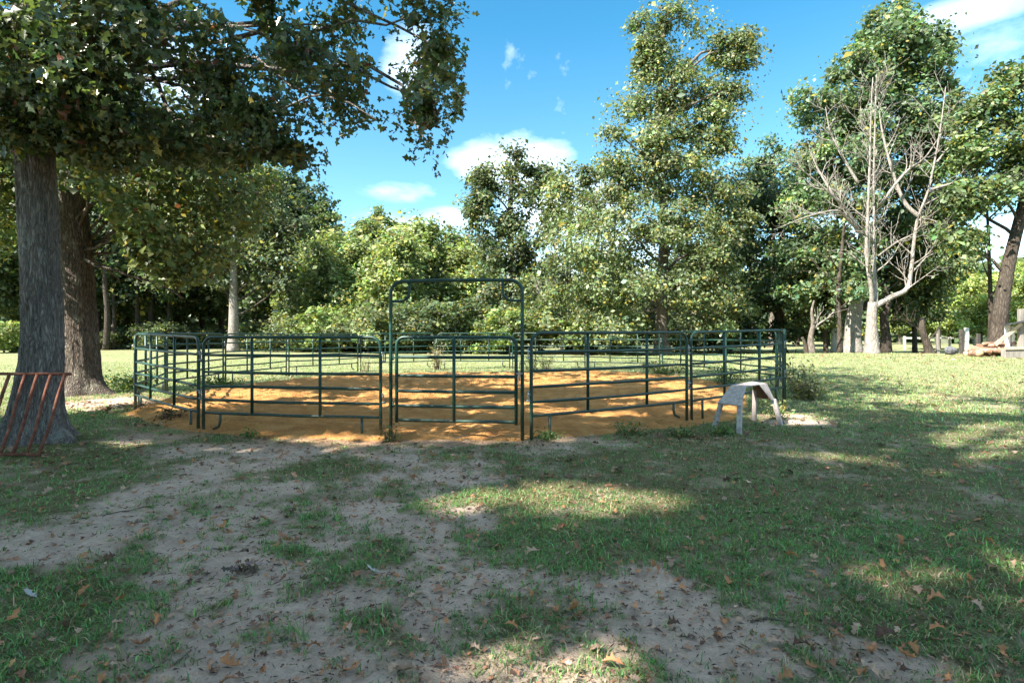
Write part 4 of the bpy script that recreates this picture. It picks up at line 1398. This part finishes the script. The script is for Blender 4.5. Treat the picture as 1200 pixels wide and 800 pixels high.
# small bare sapling left of the tall oak
Y = 38.0; bx = (658 - U0) / F * Y; b0 = np.array([bx, Y, gz(bx, Y)])
sap = tag(empty('bare_sapling', b0), 'small leafless sapling with spreading grey stems, left of the tall oak', 'tree')
mb = MB()
for pts in ([(658, 410), (656, 385), (645, 362), (635, 345), (628, 335)], [(658, 388), (660, 370), (655, 350), (654, 332)], [(658, 385), (668, 368), (678, 355), (690, 345)], [(657, 386), (650, 360), (648, 342)]):
    p = [at(u, v, Y) - b0 for u, v in pts]
    bare(mb, p, .09, .02, 2, 9, 1.1)
mb.build('stem', M_bark_pale, sap)


def stick_tree(name, label, Y, pts, widths, mat, cat='tree', side=0, group=None, sl_=1.0, part='trunk'):
    bx = (pts[0][0] - U0) / F * Y; b0 = np.array([bx, Y, gz(bx, Y)])
    r = tag(empty(name, b0), label, cat, group)
    p = [at(u, v, Y) - b0 for u, v in pts]; p[0][2] = -.1
    P = smooth_path(p, 12)
    mb = MB(); mb.tube(P, np.interp(np.linspace(0, 1, 12), np.linspace(0, 1, len(widths)), [w / F * Y / 2 for w in widths]), 9)
    mb.build(part, mat, r)
    if side:
        mb = MB()
        for q in range(side):
            i = 4 + (q * 3) % 7; a = P[i]
            d = unit(np.array([(-1) ** q * 1.0, RNG.normal() * .4, .9]))
            bare(mb, [a, a + d * sl_ * .5, a + d * sl_ + np.array([0, 0, .2])], .05, .012, 1, 6, .7 * sl_)
        mb.build('branches', mat, r)
    return r


stick_tree('dead_trunk', 'short dead brown trunk with a pale forked branch, left of the pale trunks', 31, [(951, 413), (950, 395), (953, 380), (951, 366), (954, 352)], [11, 6, 5, 3, 1.5], M_bark_far, side=0)
r = bpy.data.objects['dead_trunk']
b0 = np.array(r.location)
mb = MB()
bare(mb, [at(u, v, 31) - b0 for u, v in [(951, 388), (960, 379), (968, 374), (978, 364)]], .07, .02, 1, 6, .9)
bare(mb, [at(u, v, 31) - b0 for u, v in [(951, 389), (956, 378), (962, 366)]], .05, .02, 1, 5, .8)
mb.build('branch', M_bark_pale, r)
stick_tree('leaning_stem', 'thin dark crooked stem beside the dead brown trunk', 31, [(946, 413), (943, 402), (940, 395)], [7, 4, 3], M_bark_dark)
stick_tree('slim_tree', 'slim dark stem just left of the two pale trunks', 32, [(984, 414), (984, 380), (982, 340), (986, 300), (990, 255)], [8, 5, 5, 4, 2], M_bark_dark, side=5, sl_=2.0)
stick_tree('dead_trunk', 'bone white broken trunk behind the slim dark stem', 40, [(978, 405), (979, 385), (980, 360), (977, 345), (984, 330)], [9, 8, 6, 5, 2], M_post_white)
stick_tree('slim_tree', 'dark crooked trunk just right of the bare tree', 33, [(1038, 412), (1038, 392), (1036, 372), (1041, 355), (1037, 335)], [15, 10, 9, 6, 4], M_bark_dark, side=3, sl_=1.6)
stick_tree('slanting_stump', 'dark slanting stump behind the grey boulder', 29, [(1090, 416), (1086, 402), (1081, 388), (1080, 372)], [12, 8, 8, 6], M_bark_dark, side=2, sl_=1.2)
stick_tree('slim_tree', 'dark stem beside the leaning trunk', 28, [(1160, 405), (1161, 370), (1160, 320), (1158, 270), (1156, 230)], [6, 5, 4, 3, 2], M_bark_dark, side=6, sl_=1.8)
for k, (u, w) in enumerate(((124, 6), (133, 4), (161, 5), (199, 4))):
    stick_tree('wood_stem', 'bare dark trunk at the edge of the wood beyond the left field', 46 + 1.3 * k, [(u, 408), (u + 2 - k, 370), (u - 1, 320), (u + 5 - 3 * k, 255)], [w + 2, w, w - 1, 2], M_bark_dark, group='bare trunks at the edge of the left wood')


# posts by the right-hand edge
def post(label, u, vt, vb, Y, w, mat, group=None):
    bx = (u - U0) / F * Y
    z0 = gz(bx, Y)
    H = CH - (vt - V0) / F * Y - z0
    ww = w / F * Y
    r = MB().beam((0, 0, -.2), (0, 0, H), ww, ww, (0, 1, 0)).build('post', mat, None, False, .01)
    r.location = (bx, Y, z0)
    tag(r, label, 'post', group)
    return r


post('dark square post left of the white post', 1127, 386, 415, 29, 4.0, M_post_dark)
post('white post between the two dark ones near the log pile', 1132, 384, 412, 32, 4.2, M_post_white)
post('dark square post right of the white post', 1146, 391, 413, 29, 3.6, M_post_dark)
post('thin grey green post left of the boulder', 1099, 386, 413, 30, 3.0, M_post)
for k, u in enumerate((1062, 1080, 1108, 1120)):
    pass
# pale rail fence across the back field
fx = [at(u, 0, 48)[0] for u in (1060, 1086, 1113, 1142, 1170)]
fence = tag(empty('rail_fence', (fx[0], 48, gz(fx[0], 48))), 'low pale rail fence across the back field on the right', 'fence')
for x in fx:
    MB().beam((x - fx[0], 0, -.2), (x - fx[0], 0, 1.15), .14, .14, (0, 1, 0)).build('post', M_post_white, fence, False)
for a, b_ in zip(fx[:-1], fx[1:]):
    for z in (1.0,):
        MB().beam((a - fx[0], -.09, z), (b_ - fx[0], -.09, z), .05, .14, (0, 0, 1)).build('rail', M_post_white, fence, False)

# open lean-to at the right edge
SY = 25.5
sx = at(1188, 0, SY)[0]
gS = gz(sx, SY)
shed = tag(empty('lean_to', (sx, SY, gS)), 'small open lean-to of white posts with a dark roof, cut by the right edge', 'shelter')


def sp(u, v, dy=0):
    return tuple(at(u, v, SY + dy) - np.array([sx, SY, gS]))


MB().beam(sp(1180.5, 418), sp(1180.5, 381), .15, .15, (0, 1, 0)).build('post', M_post_white, shed, False, .006)
MB().beam(sp(1186, 418), sp(1186, 382), .13, .13, (0, 1, 0)).build('post', M_post_white, shed, False, .006)
MB().beam(sp(1196, 420, -.3), sp(1196, 362, -.3), .17, .17, (0, 1, 0)).build('pole', M_post, shed, False, .01)
MB().beam(sp(1210, 420, .8), sp(1210, 376, .8), .15, .15, (0, 1, 0)).build('post', M_post_white, shed, False, .006)
MB().plate([sp(1176, 380, -.7), sp(1222, 371, -.7), sp(1222, 372, 1.9), sp(1176, 380, 1.9)], .07).build('roof', M_roofing, shed, False)
MB().beam(sp(1166, 404, -.5), sp(1197, 379, -.5), .04, .16, (0, 0, 1)).build('brace_board', M_board, shed, False)
MB().plate([sp(1178, 407, -1.2), sp(1225, 406, -1.2), sp(1225, 405, 2), sp(1178, 405, 2)], .10).build('floor_slab', M_board, shed, False)
MB().plate([sp(1178.5, 409.5, -1.15), sp(1178.5, 424, -1.15), sp(1225, 428, -1.15), sp(1225, 409.5, -1.15)], .25).build('front_wall', M_post, shed, False, .02)


def rock(label, u, v, Y, rx, ry, rz, mat, seed, name='boulder', cat='boulder'):
    n, m = 14, 20
    rs = np.random.default_rng(seed)
    th = np.linspace(0, math.pi, n)[:, None]; ph = np.linspace(0, 2 * math.pi, m, endpoint=False)[None]
    X = np.sin(th) * np.cos(ph); Yy = np.sin(th) * np.sin(ph); Z = np.cos(th) * np.ones_like(ph)
    D = np.stack([X, Yy, Z], -1)
    # cut by random planes to give flat facets
    k = np.full(X.shape, 1.0)
    for q in range(9):
        nn = unit(rs.normal(size=3)); h_ = .50 + .25 * rs.random()
        dn = (D * nn).sum(-1)
        k = np.where(dn > 1e-3, np.minimum(k, h_ / np.maximum(dn, 1e-3)), k)
    D = D * k[..., None] * np.array([rx, ry, rz])
    V = D.reshape(-1, 3)
    a = np.arange(n - 1)[:, None]; b = np.arange(m)[None]; c = (b + 1) % m
    f = np.stack([a * m + b, (a + 1) * m + b, (a + 1) * m + c, a * m + c], -1).reshape(-1, 4)
    o = mesh_np(name, V, f, mat)
    x = (u - U0) / F * Y
    o.location = (x, Y, gz(x, Y) + rz * .45)
    tag(o, label, cat)
    return o


rock('blocky grey boulder left of the log pile', 1113, 415, 26.5, .36, .3, .27, M_rock, 5)

LOGS = [((1142, 416), .95, .16, 1.2, 'log lying at the left end of the pile, cut end showing'), ((1152, 417), 1.1, .14, .5, 'thick log in the front of the pile'), ((1163, 417), 1.2, .17, .25, 'pale barked log at the front right of the pile'),
        ((1158, 411), 1.1, .12, -.3, 'reddish log lying on top of the pile'), ((1169, 410), 1.0, .13, .9, 'red brown log propped at the right end of the pile'), ((1172, 405), 1.1, .10, -.5, 'thin red branch wood topmost on the pile'),
        ((1148, 412), .8, .10, -.9, 'short log wedged on the left of the pile'), ((1166, 404), 1.3, .07, .15, 'long thin pole across the top of the pile'), ((1135, 418), .5, .13, .7, 'short round billet rolled off the left of the pile'),
        ((1175, 412), .9, .15, 1.3, 'stout log end-on at the right of the pile, by the lean-to'), ((1156, 406), .7, .09, -1.1, 'broken grey limb sticking up at the back of the pile'), ((1162, 413), .6, .11, 1.4, 'split red log in the middle of the pile')]
for k, ((u, v), L, rad, ang, lab) in enumerate(LOGS):
    Y = 25.2 + .25 * (k % 3)
    p = at(u, v, Y)
    root = tag(empty('log', (p[0], p[1], max(p[2] + .05, gz(p[0], p[1]) + rad * .7)), ang), lab, 'log', 'logs of the firewood pile')
    n = 8
    P = [(x, .03 * math.sin(x * 3 + k), .02 * math.cos(x * 4 + k) + .1 * ((k % 3) - 1) * x) for x in np.linspace(-L / 2, L / 2, n)]
    MB().tube(P, rad * (1 + .12 * np.sin(np.arange(n) * 1.7 + k)), 10).build('bark', M_log, root)
    b = MB()
    for e, q in ((P[0], -1), (P[-1], 1)):
        b.tube([(e[0] + q * .001, e[1], e[2]), (e[0] + q * .012, e[1], e[2])], rad * .86, 10)
    b.build('cut_end', M_endgrain, root)


# ------------------------------------------------------------------ weeds
def weed(label, x, y, H, Rr, n, tint, dry=False, name='weed_clump', stalks=10, leaf=.05, z=None):
    base = np.array([x, y, gz(x, y) if z is None else z])
    root = tag(empty(name, base), label, 'weeds')
    mb = MB()
    tips = []
    for q in range(stalks):
        a = RNG.random() * 6.28; r_ = Rr * (.2 + .8 * RNG.random())
        s0 = np.array([math.cos(a) * r_ * .35, math.sin(a) * r_ * .35, -.02]); hh = H * (.55 + .5 * RNG.random())
        e = np.array([math.cos(a) * r_, math.sin(a) * r_, hh])
        P = smooth_path([s0, (s0 + e) / 2 + np.array([0, 0, hh * .12]), e], 6)
        mb.tube(P, np.linspace(.004, .0015, 6) * (1 + H), 4, False)
        tips.append(P)
    mb.build('stems', M_twig, root)
    T = np.concatenate([t[1:] for t in tips])
    i = RNG.integers(0, len(T), n)
    pos = T[i] + RNG.normal(size=(n, 3)) * .035 * (1 + 2 * H)
    pos[:, 2] = np.abs(pos[:, 2])
    V, Fc, k = place_leaves(pos, RNG.normal(size=(n, 3)) * .7 + np.array([0, 0, .8]), leaf * np.exp(RNG.normal(0, .3, n)), 'simple')
    c = np.repeat(tints(n, tint, .3, .12), k, 0)
    o = mesh_np('leaves', V, Fc, M_grass, tint=c, parent=root)
    o['kind'] = 'stuff'
    return root


def wpx(u, v):
    return ground_px(u, v)


weed('tangled green brown weeds outside the right end of the pen', *wpx(950, 469), .42, .5, 1200, (0.19, 0.19, 0.095), stalks=34, leaf=.055)
weed('low weeds against the far right corner post of the pen', *wpx(934, 462), .7, .4, 700, (0.12, 0.15, 0.06), stalks=20, leaf=.05)
weed('leafy weeds under the left part of the near right panel', *wpx(640, 514), .09, .25, 300, (0.10, 0.16, 0.05), stalks=14, leaf=.035)
weed('leafy weeds below the middle of the near right panel', *wpx(735, 509), .15, .4, 420, (0.12, 0.165, 0.06), stalks=20, leaf=.035)
weed('low green weeds between the near right panel and the sawhorse', *wpx(800, 509), .10, .4, 450, (0.10, 0.15, 0.05), stalks=20, leaf=.035)
weed('green weeds round the left legs of the sawhorse', *wpx(842, 507), .10, .35, 380, (0.10, 0.16, 0.05), stalks=18, leaf=.035)
weed('bright yellowish weed by the right leg of the sawhorse', *wpx(912, 490), .28, .25, 420, (0.2, 0.22, 0.08), stalks=14, leaf=.035)
weed('wispy pale weeds at the foot of the left bow gate post', *wpx(458, 515), .2, .2, 260, (0.13, 0.15, 0.06), stalks=14, leaf=.03)
weed('small green sprout in the sand edge before the left front panel', *wpx(292, 511), .1, .12, 120, (0.09, 0.19, 0.04), stalks=8, leaf=.035)
weed('tall dry tan weed behind the far panels, seen through the gate leaf', (513 - U0) / F * 22.6, 22.6, .95, .35, 420, (0.42, 0.36, 0.2), stalks=22, leaf=.06)
weed('dry weed beside the far panels left of the bow gate', (428 - U0) / F * 21.5, 21.5, .5, .3, 200, (0.25, 0.24, 0.12), stalks=12, leaf=.05)
weed('weeds under the far panels just right of the bow gate post', (622 - U0) / F * 22.2, 22.2, .5, .5, 500, (0.09, 0.13, 0.05), stalks=20, leaf=.055)
weed('weeds under the far panels in front of the bare sapling', (640 - U0) / F * 21.8, 21.8, .6, .5, 500, (0.12, 0.14, 0.06), stalks=20, leaf=.05)
weed('bushy weeds inside the pen at the back right', (780 - U0) / F * 18.8, 18.8, .4, .9, 900, (0.075, 0.12, 0.04), stalks=30, leaf=.06)
weed('weeds inside the pen behind the sawhorse top', (850 - U0) / F * 15.0, 15.0, .55, .6, 700, (0.09, 0.16, 0.05), stalks=26, leaf=.055)
weed('dark weeds outside the back left of the pen', (255 - U0) / F * 15.5, 15.5, .2, .9, 800, (0.06, 0.11, 0.035), stalks=30, leaf=.05)
weed('low dark green growth between the brown oak and the pen', *wpx(150, 458), .35, .9, 1200, (0.05, 0.10, 0.03), stalks=34, leaf=.06)
weed('thin dead weeds at the left corner post', *wpx(167, 484), .22, .25, 200, (0.10, 0.07, 0.045), stalks=14, leaf=.035)
weed('dead brown weeds in the left berm under the corner panel', *wpx(203, 494), .16, .3, 420, (0.085, 0.05, 0.035), stalks=16, leaf=.04)


# ------------------------------------------------------------------ grass
def build_grass():
    n_t = 78000
    half = R(52)
    # tuft centres: dense near, thinning with distance
    u_ = RNG.random(n_t)
    r1, r2, r3 = 1.9, 4.0, 34.0
    w1 = (r2 ** 2 - r1 ** 2) / 2 / r2 ** 2; w2 = math.log(r3 / r2)
    near = u_ < w1 / (w1 + w2)
    q = RNG.random(n_t)
    r = np.where(near, np.sqrt(r1 ** 2 + q * (r2 ** 2 - r1 ** 2)), r2 * (r3 / r2) ** q)
    a = (RNG.random(n_t) * 2 - 1) * half
    x, y = np.sin(a) * r, np.cos(a) * r
    g = grassiness(x, y)
    n2 = fbm(x * 5.5, y * 5.5, 61, 3)
    ok = (RNG.random(n_t) < np.clip((g - .25) * 1.7, 0.03, 1)) & (g + (n2 - .5) * 1.3 > .36)
    ok |= (RNG.random(n_t) < .035)
    sd = sand_distance(x, y)
    ok &= sd < -0.02 + .15 * (n2 - .5)
    x, y, r, g = x[ok], y[ok], r[ok], g[ok]
    z = terrain(x, y)
    nt_ = len(x)
    per = 8
    tuft = np.repeat(np.arange(nt_), per)
    nb = len(tuft)
    k = np.clip(r / 4, 1, 4.5)[tuft]
    phi = RNG.random(nb) * 2 * np.pi
    off_ = RNG.normal(size=(nb, 2)) * .016 * k[:, None] ** 1.1
    bx = x[tuft] + off_[:, 0]; by = y[tuft] + off_[:, 1]; bz = z[tuft] - .004
    tall = np.exp(RNG.normal(0, .35, nt_))[tuft]
    L = .038 * np.exp(RNG.normal(0, .35, nb)) * tall ** .6 * np.clip(r[tuft] / 9, 1, 1.5)
    lean = np.clip(RNG.normal(1.05, .32, nb), .15, 1.5)
    w = .0025 * k ** .9 * np.exp(RNG.normal(0, .2, nb))
    d = np.c_[np.cos(phi), np.sin(phi)]; sN = np.c_[-np.sin(phi), np.cos(phi)]
    s1, c1 = np.sin(lean * .55), np.cos(lean * .55)
    s2, c2 = np.sin(lean * 1.35), np.cos(lean * 1.35)
    p0 = np.c_[bx, by, bz]
    p1 = p0 + np.c_[d * (L * .5 * s1)[:, None], L * .5 * c1]
    p2 = p1 + np.c_[d * (L * .5 * s2)[:, None], L * .5 * c2]
    side = np.c_[sN * w[:, None], np.zeros(nb)]
    near_b = r[tuft] < 5.2
    cc = tints(nb, (0.115, 0.225, 0.07), .32, .0)
    patch = fbm(x * .8, y * .8, 71, 3)[tuft]
    cc *= (0.75 + .6 * patch)[:, None]
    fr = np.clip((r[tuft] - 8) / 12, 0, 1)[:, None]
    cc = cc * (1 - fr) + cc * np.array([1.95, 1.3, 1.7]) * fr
    dead_ = RNG.random(nb) < (.10 + .14 * (patch < .43))
    cc[dead_] = np.array((0.36, 0.29, 0.18)) * np.exp(RNG.normal(0, .25, dead_.sum()))[:, None]
    # near blades: 3 triangles
    i = np.where(near_b)[0]
    V = np.stack([p0[i] - side[i], p0[i] + side[i], p1[i] + side[i] * .8, p1[i] - side[i] * .8, p2[i]], 1)
    Fn = np.array([(0, 1, 2), (0, 2, 3), (3, 2, 4)])[None] + (np.arange(len(i)) * 5)[:, None, None]
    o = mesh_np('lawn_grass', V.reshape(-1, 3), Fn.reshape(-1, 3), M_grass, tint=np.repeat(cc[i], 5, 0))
    tag(o, 'short patchy green grass on the near part of the yard', 'grass', kind='stuff')
    i = np.where(~near_b)[0]
    V = np.stack([p0[i] - side[i] * 1.3, p0[i] + side[i] * 1.3, p1[i] * .35 + p2[i] * .65], 1)
    Fn = np.array([(0, 1, 2)])[None] + (np.arange(len(i)) * 3)[:, None, None]
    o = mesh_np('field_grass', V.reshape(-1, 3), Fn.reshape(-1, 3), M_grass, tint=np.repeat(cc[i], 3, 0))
    tag(o, 'short grass of the yard and field beyond the pen', 'grass', kind='stuff')
    print('grass blades', nb, 'near', near_b.sum())


build_grass()


# ------------------------------------------------------------------ fallen leaves and twigs
def fallen_leaf_mesh(k):
    rs = np.random.default_rng(100 + k)
    half = [(0, -.15), (.015, 0), (.05, .10), (.19, .20), (.09, .30), (.12, .38), (.30, .52), (.13, .58), (.16, .68), (.25, .80), (.12, .86), (0, 1.0)]
    curl = rs.uniform(.3, 1.1); cup = rs.uniform(.1, 1.2); tw = rs.uniform(-.9, .9)
    v = []; f = []
    nh = len(half)
    for (hx, hy) in half:
        for s in (-1, -.5, 0, .5, 1):
            x = s * hx * rs.uniform(.85, 1.15); y = hy
            z = curl * .28 * math.sin(math.pi * max(y, 0)) * (-1 if k % 3 == 0 else 1) + cup * abs(x) * .9 + tw * x * y + rs.normal() * .012
            v.append((x, y - .45, z))
    for i in range(nh - 1):
        for j in range(4):
            a = i * 5 + j
            f.append((a, a + 1, a + 6, a + 5))
    v = np.array(v); v[:, 2] -= v[:, 2].min()
    return v, np.array(f)


LEAF_COL = [((0.30, 0.155, 0.095), 'curled brown oak leaf fallen on the ground', 'brown fallen leaves'), ((0.35, 0.165, 0.08), 'orange brown oak leaf fallen on the ground', 'orange brown fallen leaves'),
            ((0.37, 0.25, 0.18), 'pale tan oak leaf fallen on the ground', 'pale tan fallen leaves'), ((0.13, 0.075, 0.055), 'dark brown crumpled leaf fallen on the ground', 'dark crumpled fallen leaves')]
leaf_meshes = []
for ci_, (col, lab, grp) in enumerate(LEAF_COL):
    for k in range(5):
        v, f = fallen_leaf_mesh(ci_ * 5 + k)
        o = mesh_np('fallen_leaf', v, f, M_dry, True, tint=np.tile(np.array(col) * np.exp(RNG.normal(0, .15)), (len(v), 1)) * np.exp(RNG.normal(0, .1, (len(v), 1))))
        leaf_meshes.append((ci_, o.data))
        bpy.data.objects.remove(o)
KEY = [(768, 672, 1, .15), (1033, 672, 1, .13), (1006, 706, 2, .12), (1004, 737, 2, .12), (1076, 697, 2, .14), (930, 657, 1, .12), (946, 667, 2, .12), (898, 678, 2, .11), (1100, 742, 1, .12), (1060, 768, 1, .12),
       (1056, 642, 1, .13), (1128, 570, 0, .15), (1170, 550, 0, .14), (1085, 662, 0, .12), (788, 667, 2, .16), (625, 649, 2, .16), (673, 715, 1, .17), (660, 620, 0, .12), (530, 613, 0, .12), (450, 735, 0, .11), (410, 737, 2, .12),
       (405, 790, 1, .17), (470, 790, 2, .16), (520, 780, 0, .13), (270, 775, 1, .14), (165, 752, 0, .14), (260, 618, 1, .12), (290, 620, 2, .13), (330, 630, 0, .15), (310, 605, 1, .11), (145, 575, 2, .13), (158, 580, 1, .12),
       (200, 572, 0, .1), (55, 577, 2, .16), (60, 614, 2, .13), (88, 608, 0, .12), (15, 730, 1, .13), (30, 790, 0, .16), (80, 735, 3, .13), (130, 655, 3, .12), (100, 695, 1, .12), (820, 610, 1, .1), (848, 632, 0, .11),
       (890, 560, 2, .1), (905, 546, 2, .1), (985, 546, 2, .09), (960, 533, 1, .09), (1015, 548, 1, .09), (1097, 710, 1, .15), (1040, 750, 3, .16), (1160, 640, 1, .1), (1200, 690, 0, .12), (590, 560, 0, .11), (560, 560, 3, .1), (515, 570, 0, .13), (700, 560, 0, .11),
       (720, 602, 1, .1), (680, 545, 2, .1), (640, 560, 3, .1), (750, 565, 0, .1), (1190, 568, 0, .13), (870, 590, 3, .09), (850, 735, 1, .14), (720, 778, 1, .14), (1020, 765, 1, .14), (1022, 790, 2, .13), (910, 760, 2, .13), (440, 640, 0, .12), (600, 735, 1, .11)]


def drop_leaf(u, v, ci_, size, k):
    x, y = ground_px(u, v)
    md = [m for c_, m in leaf_meshes if c_ == ci_][k % 5]
    o = bpy.data.objects.new('fallen_leaf', md)
    COL.objects.link(o)
    z = float(terrain(np.array([x]), np.array([y]))[0])
    g = float(grassiness(np.array([x]), np.array([y]))[0])
    o.location = (x, y, z + .006 + .018 * g)
    o.rotation_euler = (RNG.normal() * .28, RNG.normal() * .28, RNG.random() * 6.28)
    o.scale = (size, size, size)
    tag(o, LEAF_COL[ci_][1], 'leaf', LEAF_COL[ci_][2])


k = 0
for (u, v, c_, s_) in KEY:
    drop_leaf(u, v, c_, s_ * .7, k); k += 1
while k < 300:
    u = RNG.uniform(-40, 1230); v = V0 + 130 + 285 * RNG.random() ** 1.2
    x, y = ground_px(u, v)
    if sand_distance(np.array([x]), np.array([y]))[0] > -.1: continue
    drop_leaf(u, v, int(RNG.choice(4, p=[.4, .25, .2, .15])), RNG.uniform(.035, .08), k); k += 1


def leaf_litter():
    n = 8500
    r = 2.0 * (22 / 2.0) ** RNG.random(n); a = (RNG.random(n) * 2 - 1) * R(50)
    x, y = np.sin(a) * r, np.cos(a) * r
    ok = sand_distance(x, y) < -.05
    # thicker by the sawhorse, along the pen front, and round the oaks
    x, y, r = x[ok], y[ok], r[ok]
    ex = []
    for (u, v, s_, m) in ((800, 512, .35, 260), (560, 535, .7, 140), (160, 480, .6, 200), (90, 480, .6, 150), (205, 495, .25, 160), (1100, 430, 2.5, 400), (780, 560, 1.0, 120), (40, 540, .4, 150), (310, 520, .6, 100)):
        cx_, cy_ = ground_px(u, v)
        ex.append(np.c_[cx_ + RNG.normal(size=m) * s_, cy_ + RNG.normal(size=m) * s_])
    ex = np.concatenate(ex)
    x = np.concatenate([x, ex[:, 0]]); y = np.concatenate([y, ex[:, 1]]); r = np.hypot(x, y)
    n = len(x)
    z = terrain(x, y) + .012
    nrm = RNG.normal(size=(n, 3)) * .35 + np.array([0, 0, 1])
    V, Fc, k_ = place_leaves(np.c_[x, y, z], nrm, np.clip(.018 + .005 * r, .02, .1) * np.exp(RNG.normal(0, .3, n)), 'oak')
    cols = np.array([c for c, _, _ in LEAF_COL])[RNG.choice(4, n, p=[.35, .12, .23, .30])] * np.exp(RNG.normal(0, .25, n))[:, None]
    o = mesh_np('leaf_litter', V, Fc, M_dry, tint=np.repeat(cols, k_, 0))
    tag(o, 'small dry leaf scraps scattered over the yard', 'leaf litter', kind='stuff')
    # twig and bark crumbs on the bare soil
    n = 11000
    r = 2.0 * (13 / 2.0) ** RNG.random(n); a = (RNG.random(n) * 2 - 1) * R(48)
    x, y = np.sin(a) * r, np.cos(a) * r
    g = grassiness(x, y)
    ok = (g < .62) & (sand_distance(x, y) < 0)
    x, y = x[ok], y[ok]; n = len(x)
    z = terrain(x, y) + .003
    ph = RNG.random(n) * np.pi; L = RNG.uniform(.006, .05, n) * np.exp(RNG.normal(0, .3, n)); w = RNG.uniform(.001, .004, n)
    d = np.c_[np.cos(ph), np.sin(ph), RNG.normal(size=n) * .08]; s = np.c_[-np.sin(ph), np.cos(ph), np.zeros(n)]
    c0 = np.c_[x, y, z]
    Vs = np.stack([c0 - d * L[:, None] / 2, c0 + s * w[:, None], c0 + d * L[:, None] / 2, c0 - s * w[:, None], c0 + np.array([0, 0, .006])], 1)
    Fq = np.array([(0, 3, 4), (3, 2, 4), (2, 1, 4), (1, 0, 4)])[None] + (np.arange(n) * 5)[:, None, None]
    cc = tints(n, (0.11, 0.08, 0.06), .45, 0)
    o = mesh_np('soil_crumbs', Vs.reshape(-1, 3), Fq.reshape(-1, 3), M_dry, tint=np.repeat(cc, 5, 0))
    tag(o, 'crumbs of bark and twig on the bare soil', 'debris', kind='stuff')


leaf_litter()

TWIGS = [([(95, 606), (140, 602), (186, 591)], .006, 'long thin twig lying across the bare path on the left'), ([(455, 720), (480, 712)], .005, 'short dark twig near the middle of the path'),
         ([(170, 782), (200, 770)], .006, 'dark twig at the bottom left of the bare soil'), ([(205, 775), (222, 762)], .005, 'small twig right of the bottom left one'), ([(880, 735), (905, 728), (930, 732)], .006, 'thin twig on the bare patch at the lower right'),
         ([(560, 640), (600, 634)], .005, 'thin twig in the middle of the yard')]
for pts, rad, lab in TWIGS:
    P = []
    for (u, v) in pts:
        x, y = ground_px(u, v); P.append((x, y, float(terrain(np.array([x]), np.array([y]))[0]) + .008))
    P = np.array(P); b0 = P[0].copy()
    o = MB().tube(smooth_path(P - b0, 9, .004) if len(P) > 1 else P, np.linspace(rad, rad * .4, 9), 6).build('twig', M_twig)
    o.location = tuple(b0)
    tag(o, lab, 'twig')

# heap of dark crumpled leaves on the path
x, y = ground_px(290, 668); n = 46
pos = np.c_[RNG.normal(size=n) * .05, RNG.normal(size=n) * .03, np.abs(RNG.normal(size=n)) * .028 + .005]
V, Fc, k_ = place_leaves(pos, RNG.normal(size=(n, 3)) + np.array([0, 0, .4]), RNG.uniform(.03, .065, n), 'oak')
o = mesh_np('leaf_heap', V, Fc, M_dry, tint=np.repeat(tints(n, (0.17, 0.13, 0.11), .35, 0), k_, 0))
o.location = (x, y, float(terrain(np.array([x]), np.array([y]))[0]))
tag(o, 'small heap of dark crumpled dead leaves on the bare path', 'leaf heap')
# two silvery upturned leaves
for (u, v, lab) in ((36, 705, 'silvery white upturned leaf in the grass at the lower left'), (437, 673, 'pale grey curled leaf on the soil left of the middle')):
    x, y = ground_px(u, v)
    vv, ff = fallen_leaf_mesh(3)
    o = mesh_np('pale_leaf', vv * .10, ff, M_dry, True, tint=np.tile((0.40, 0.40, 0.42), (len(vv), 1)))
    o.location = (x, y, float(terrain(np.array([x]), np.array([y]))[0]) + .03)
    o.rotation_euler = (.3, .1, 1.2)
    tag(o, lab, 'leaf')
tot = sum(len(m.polygons) * (2 if len(m.polygons) and m.polygons[0].loop_total == 4 else 1) for m in bpy.data.meshes if m.users)
print('triangles about', tot)
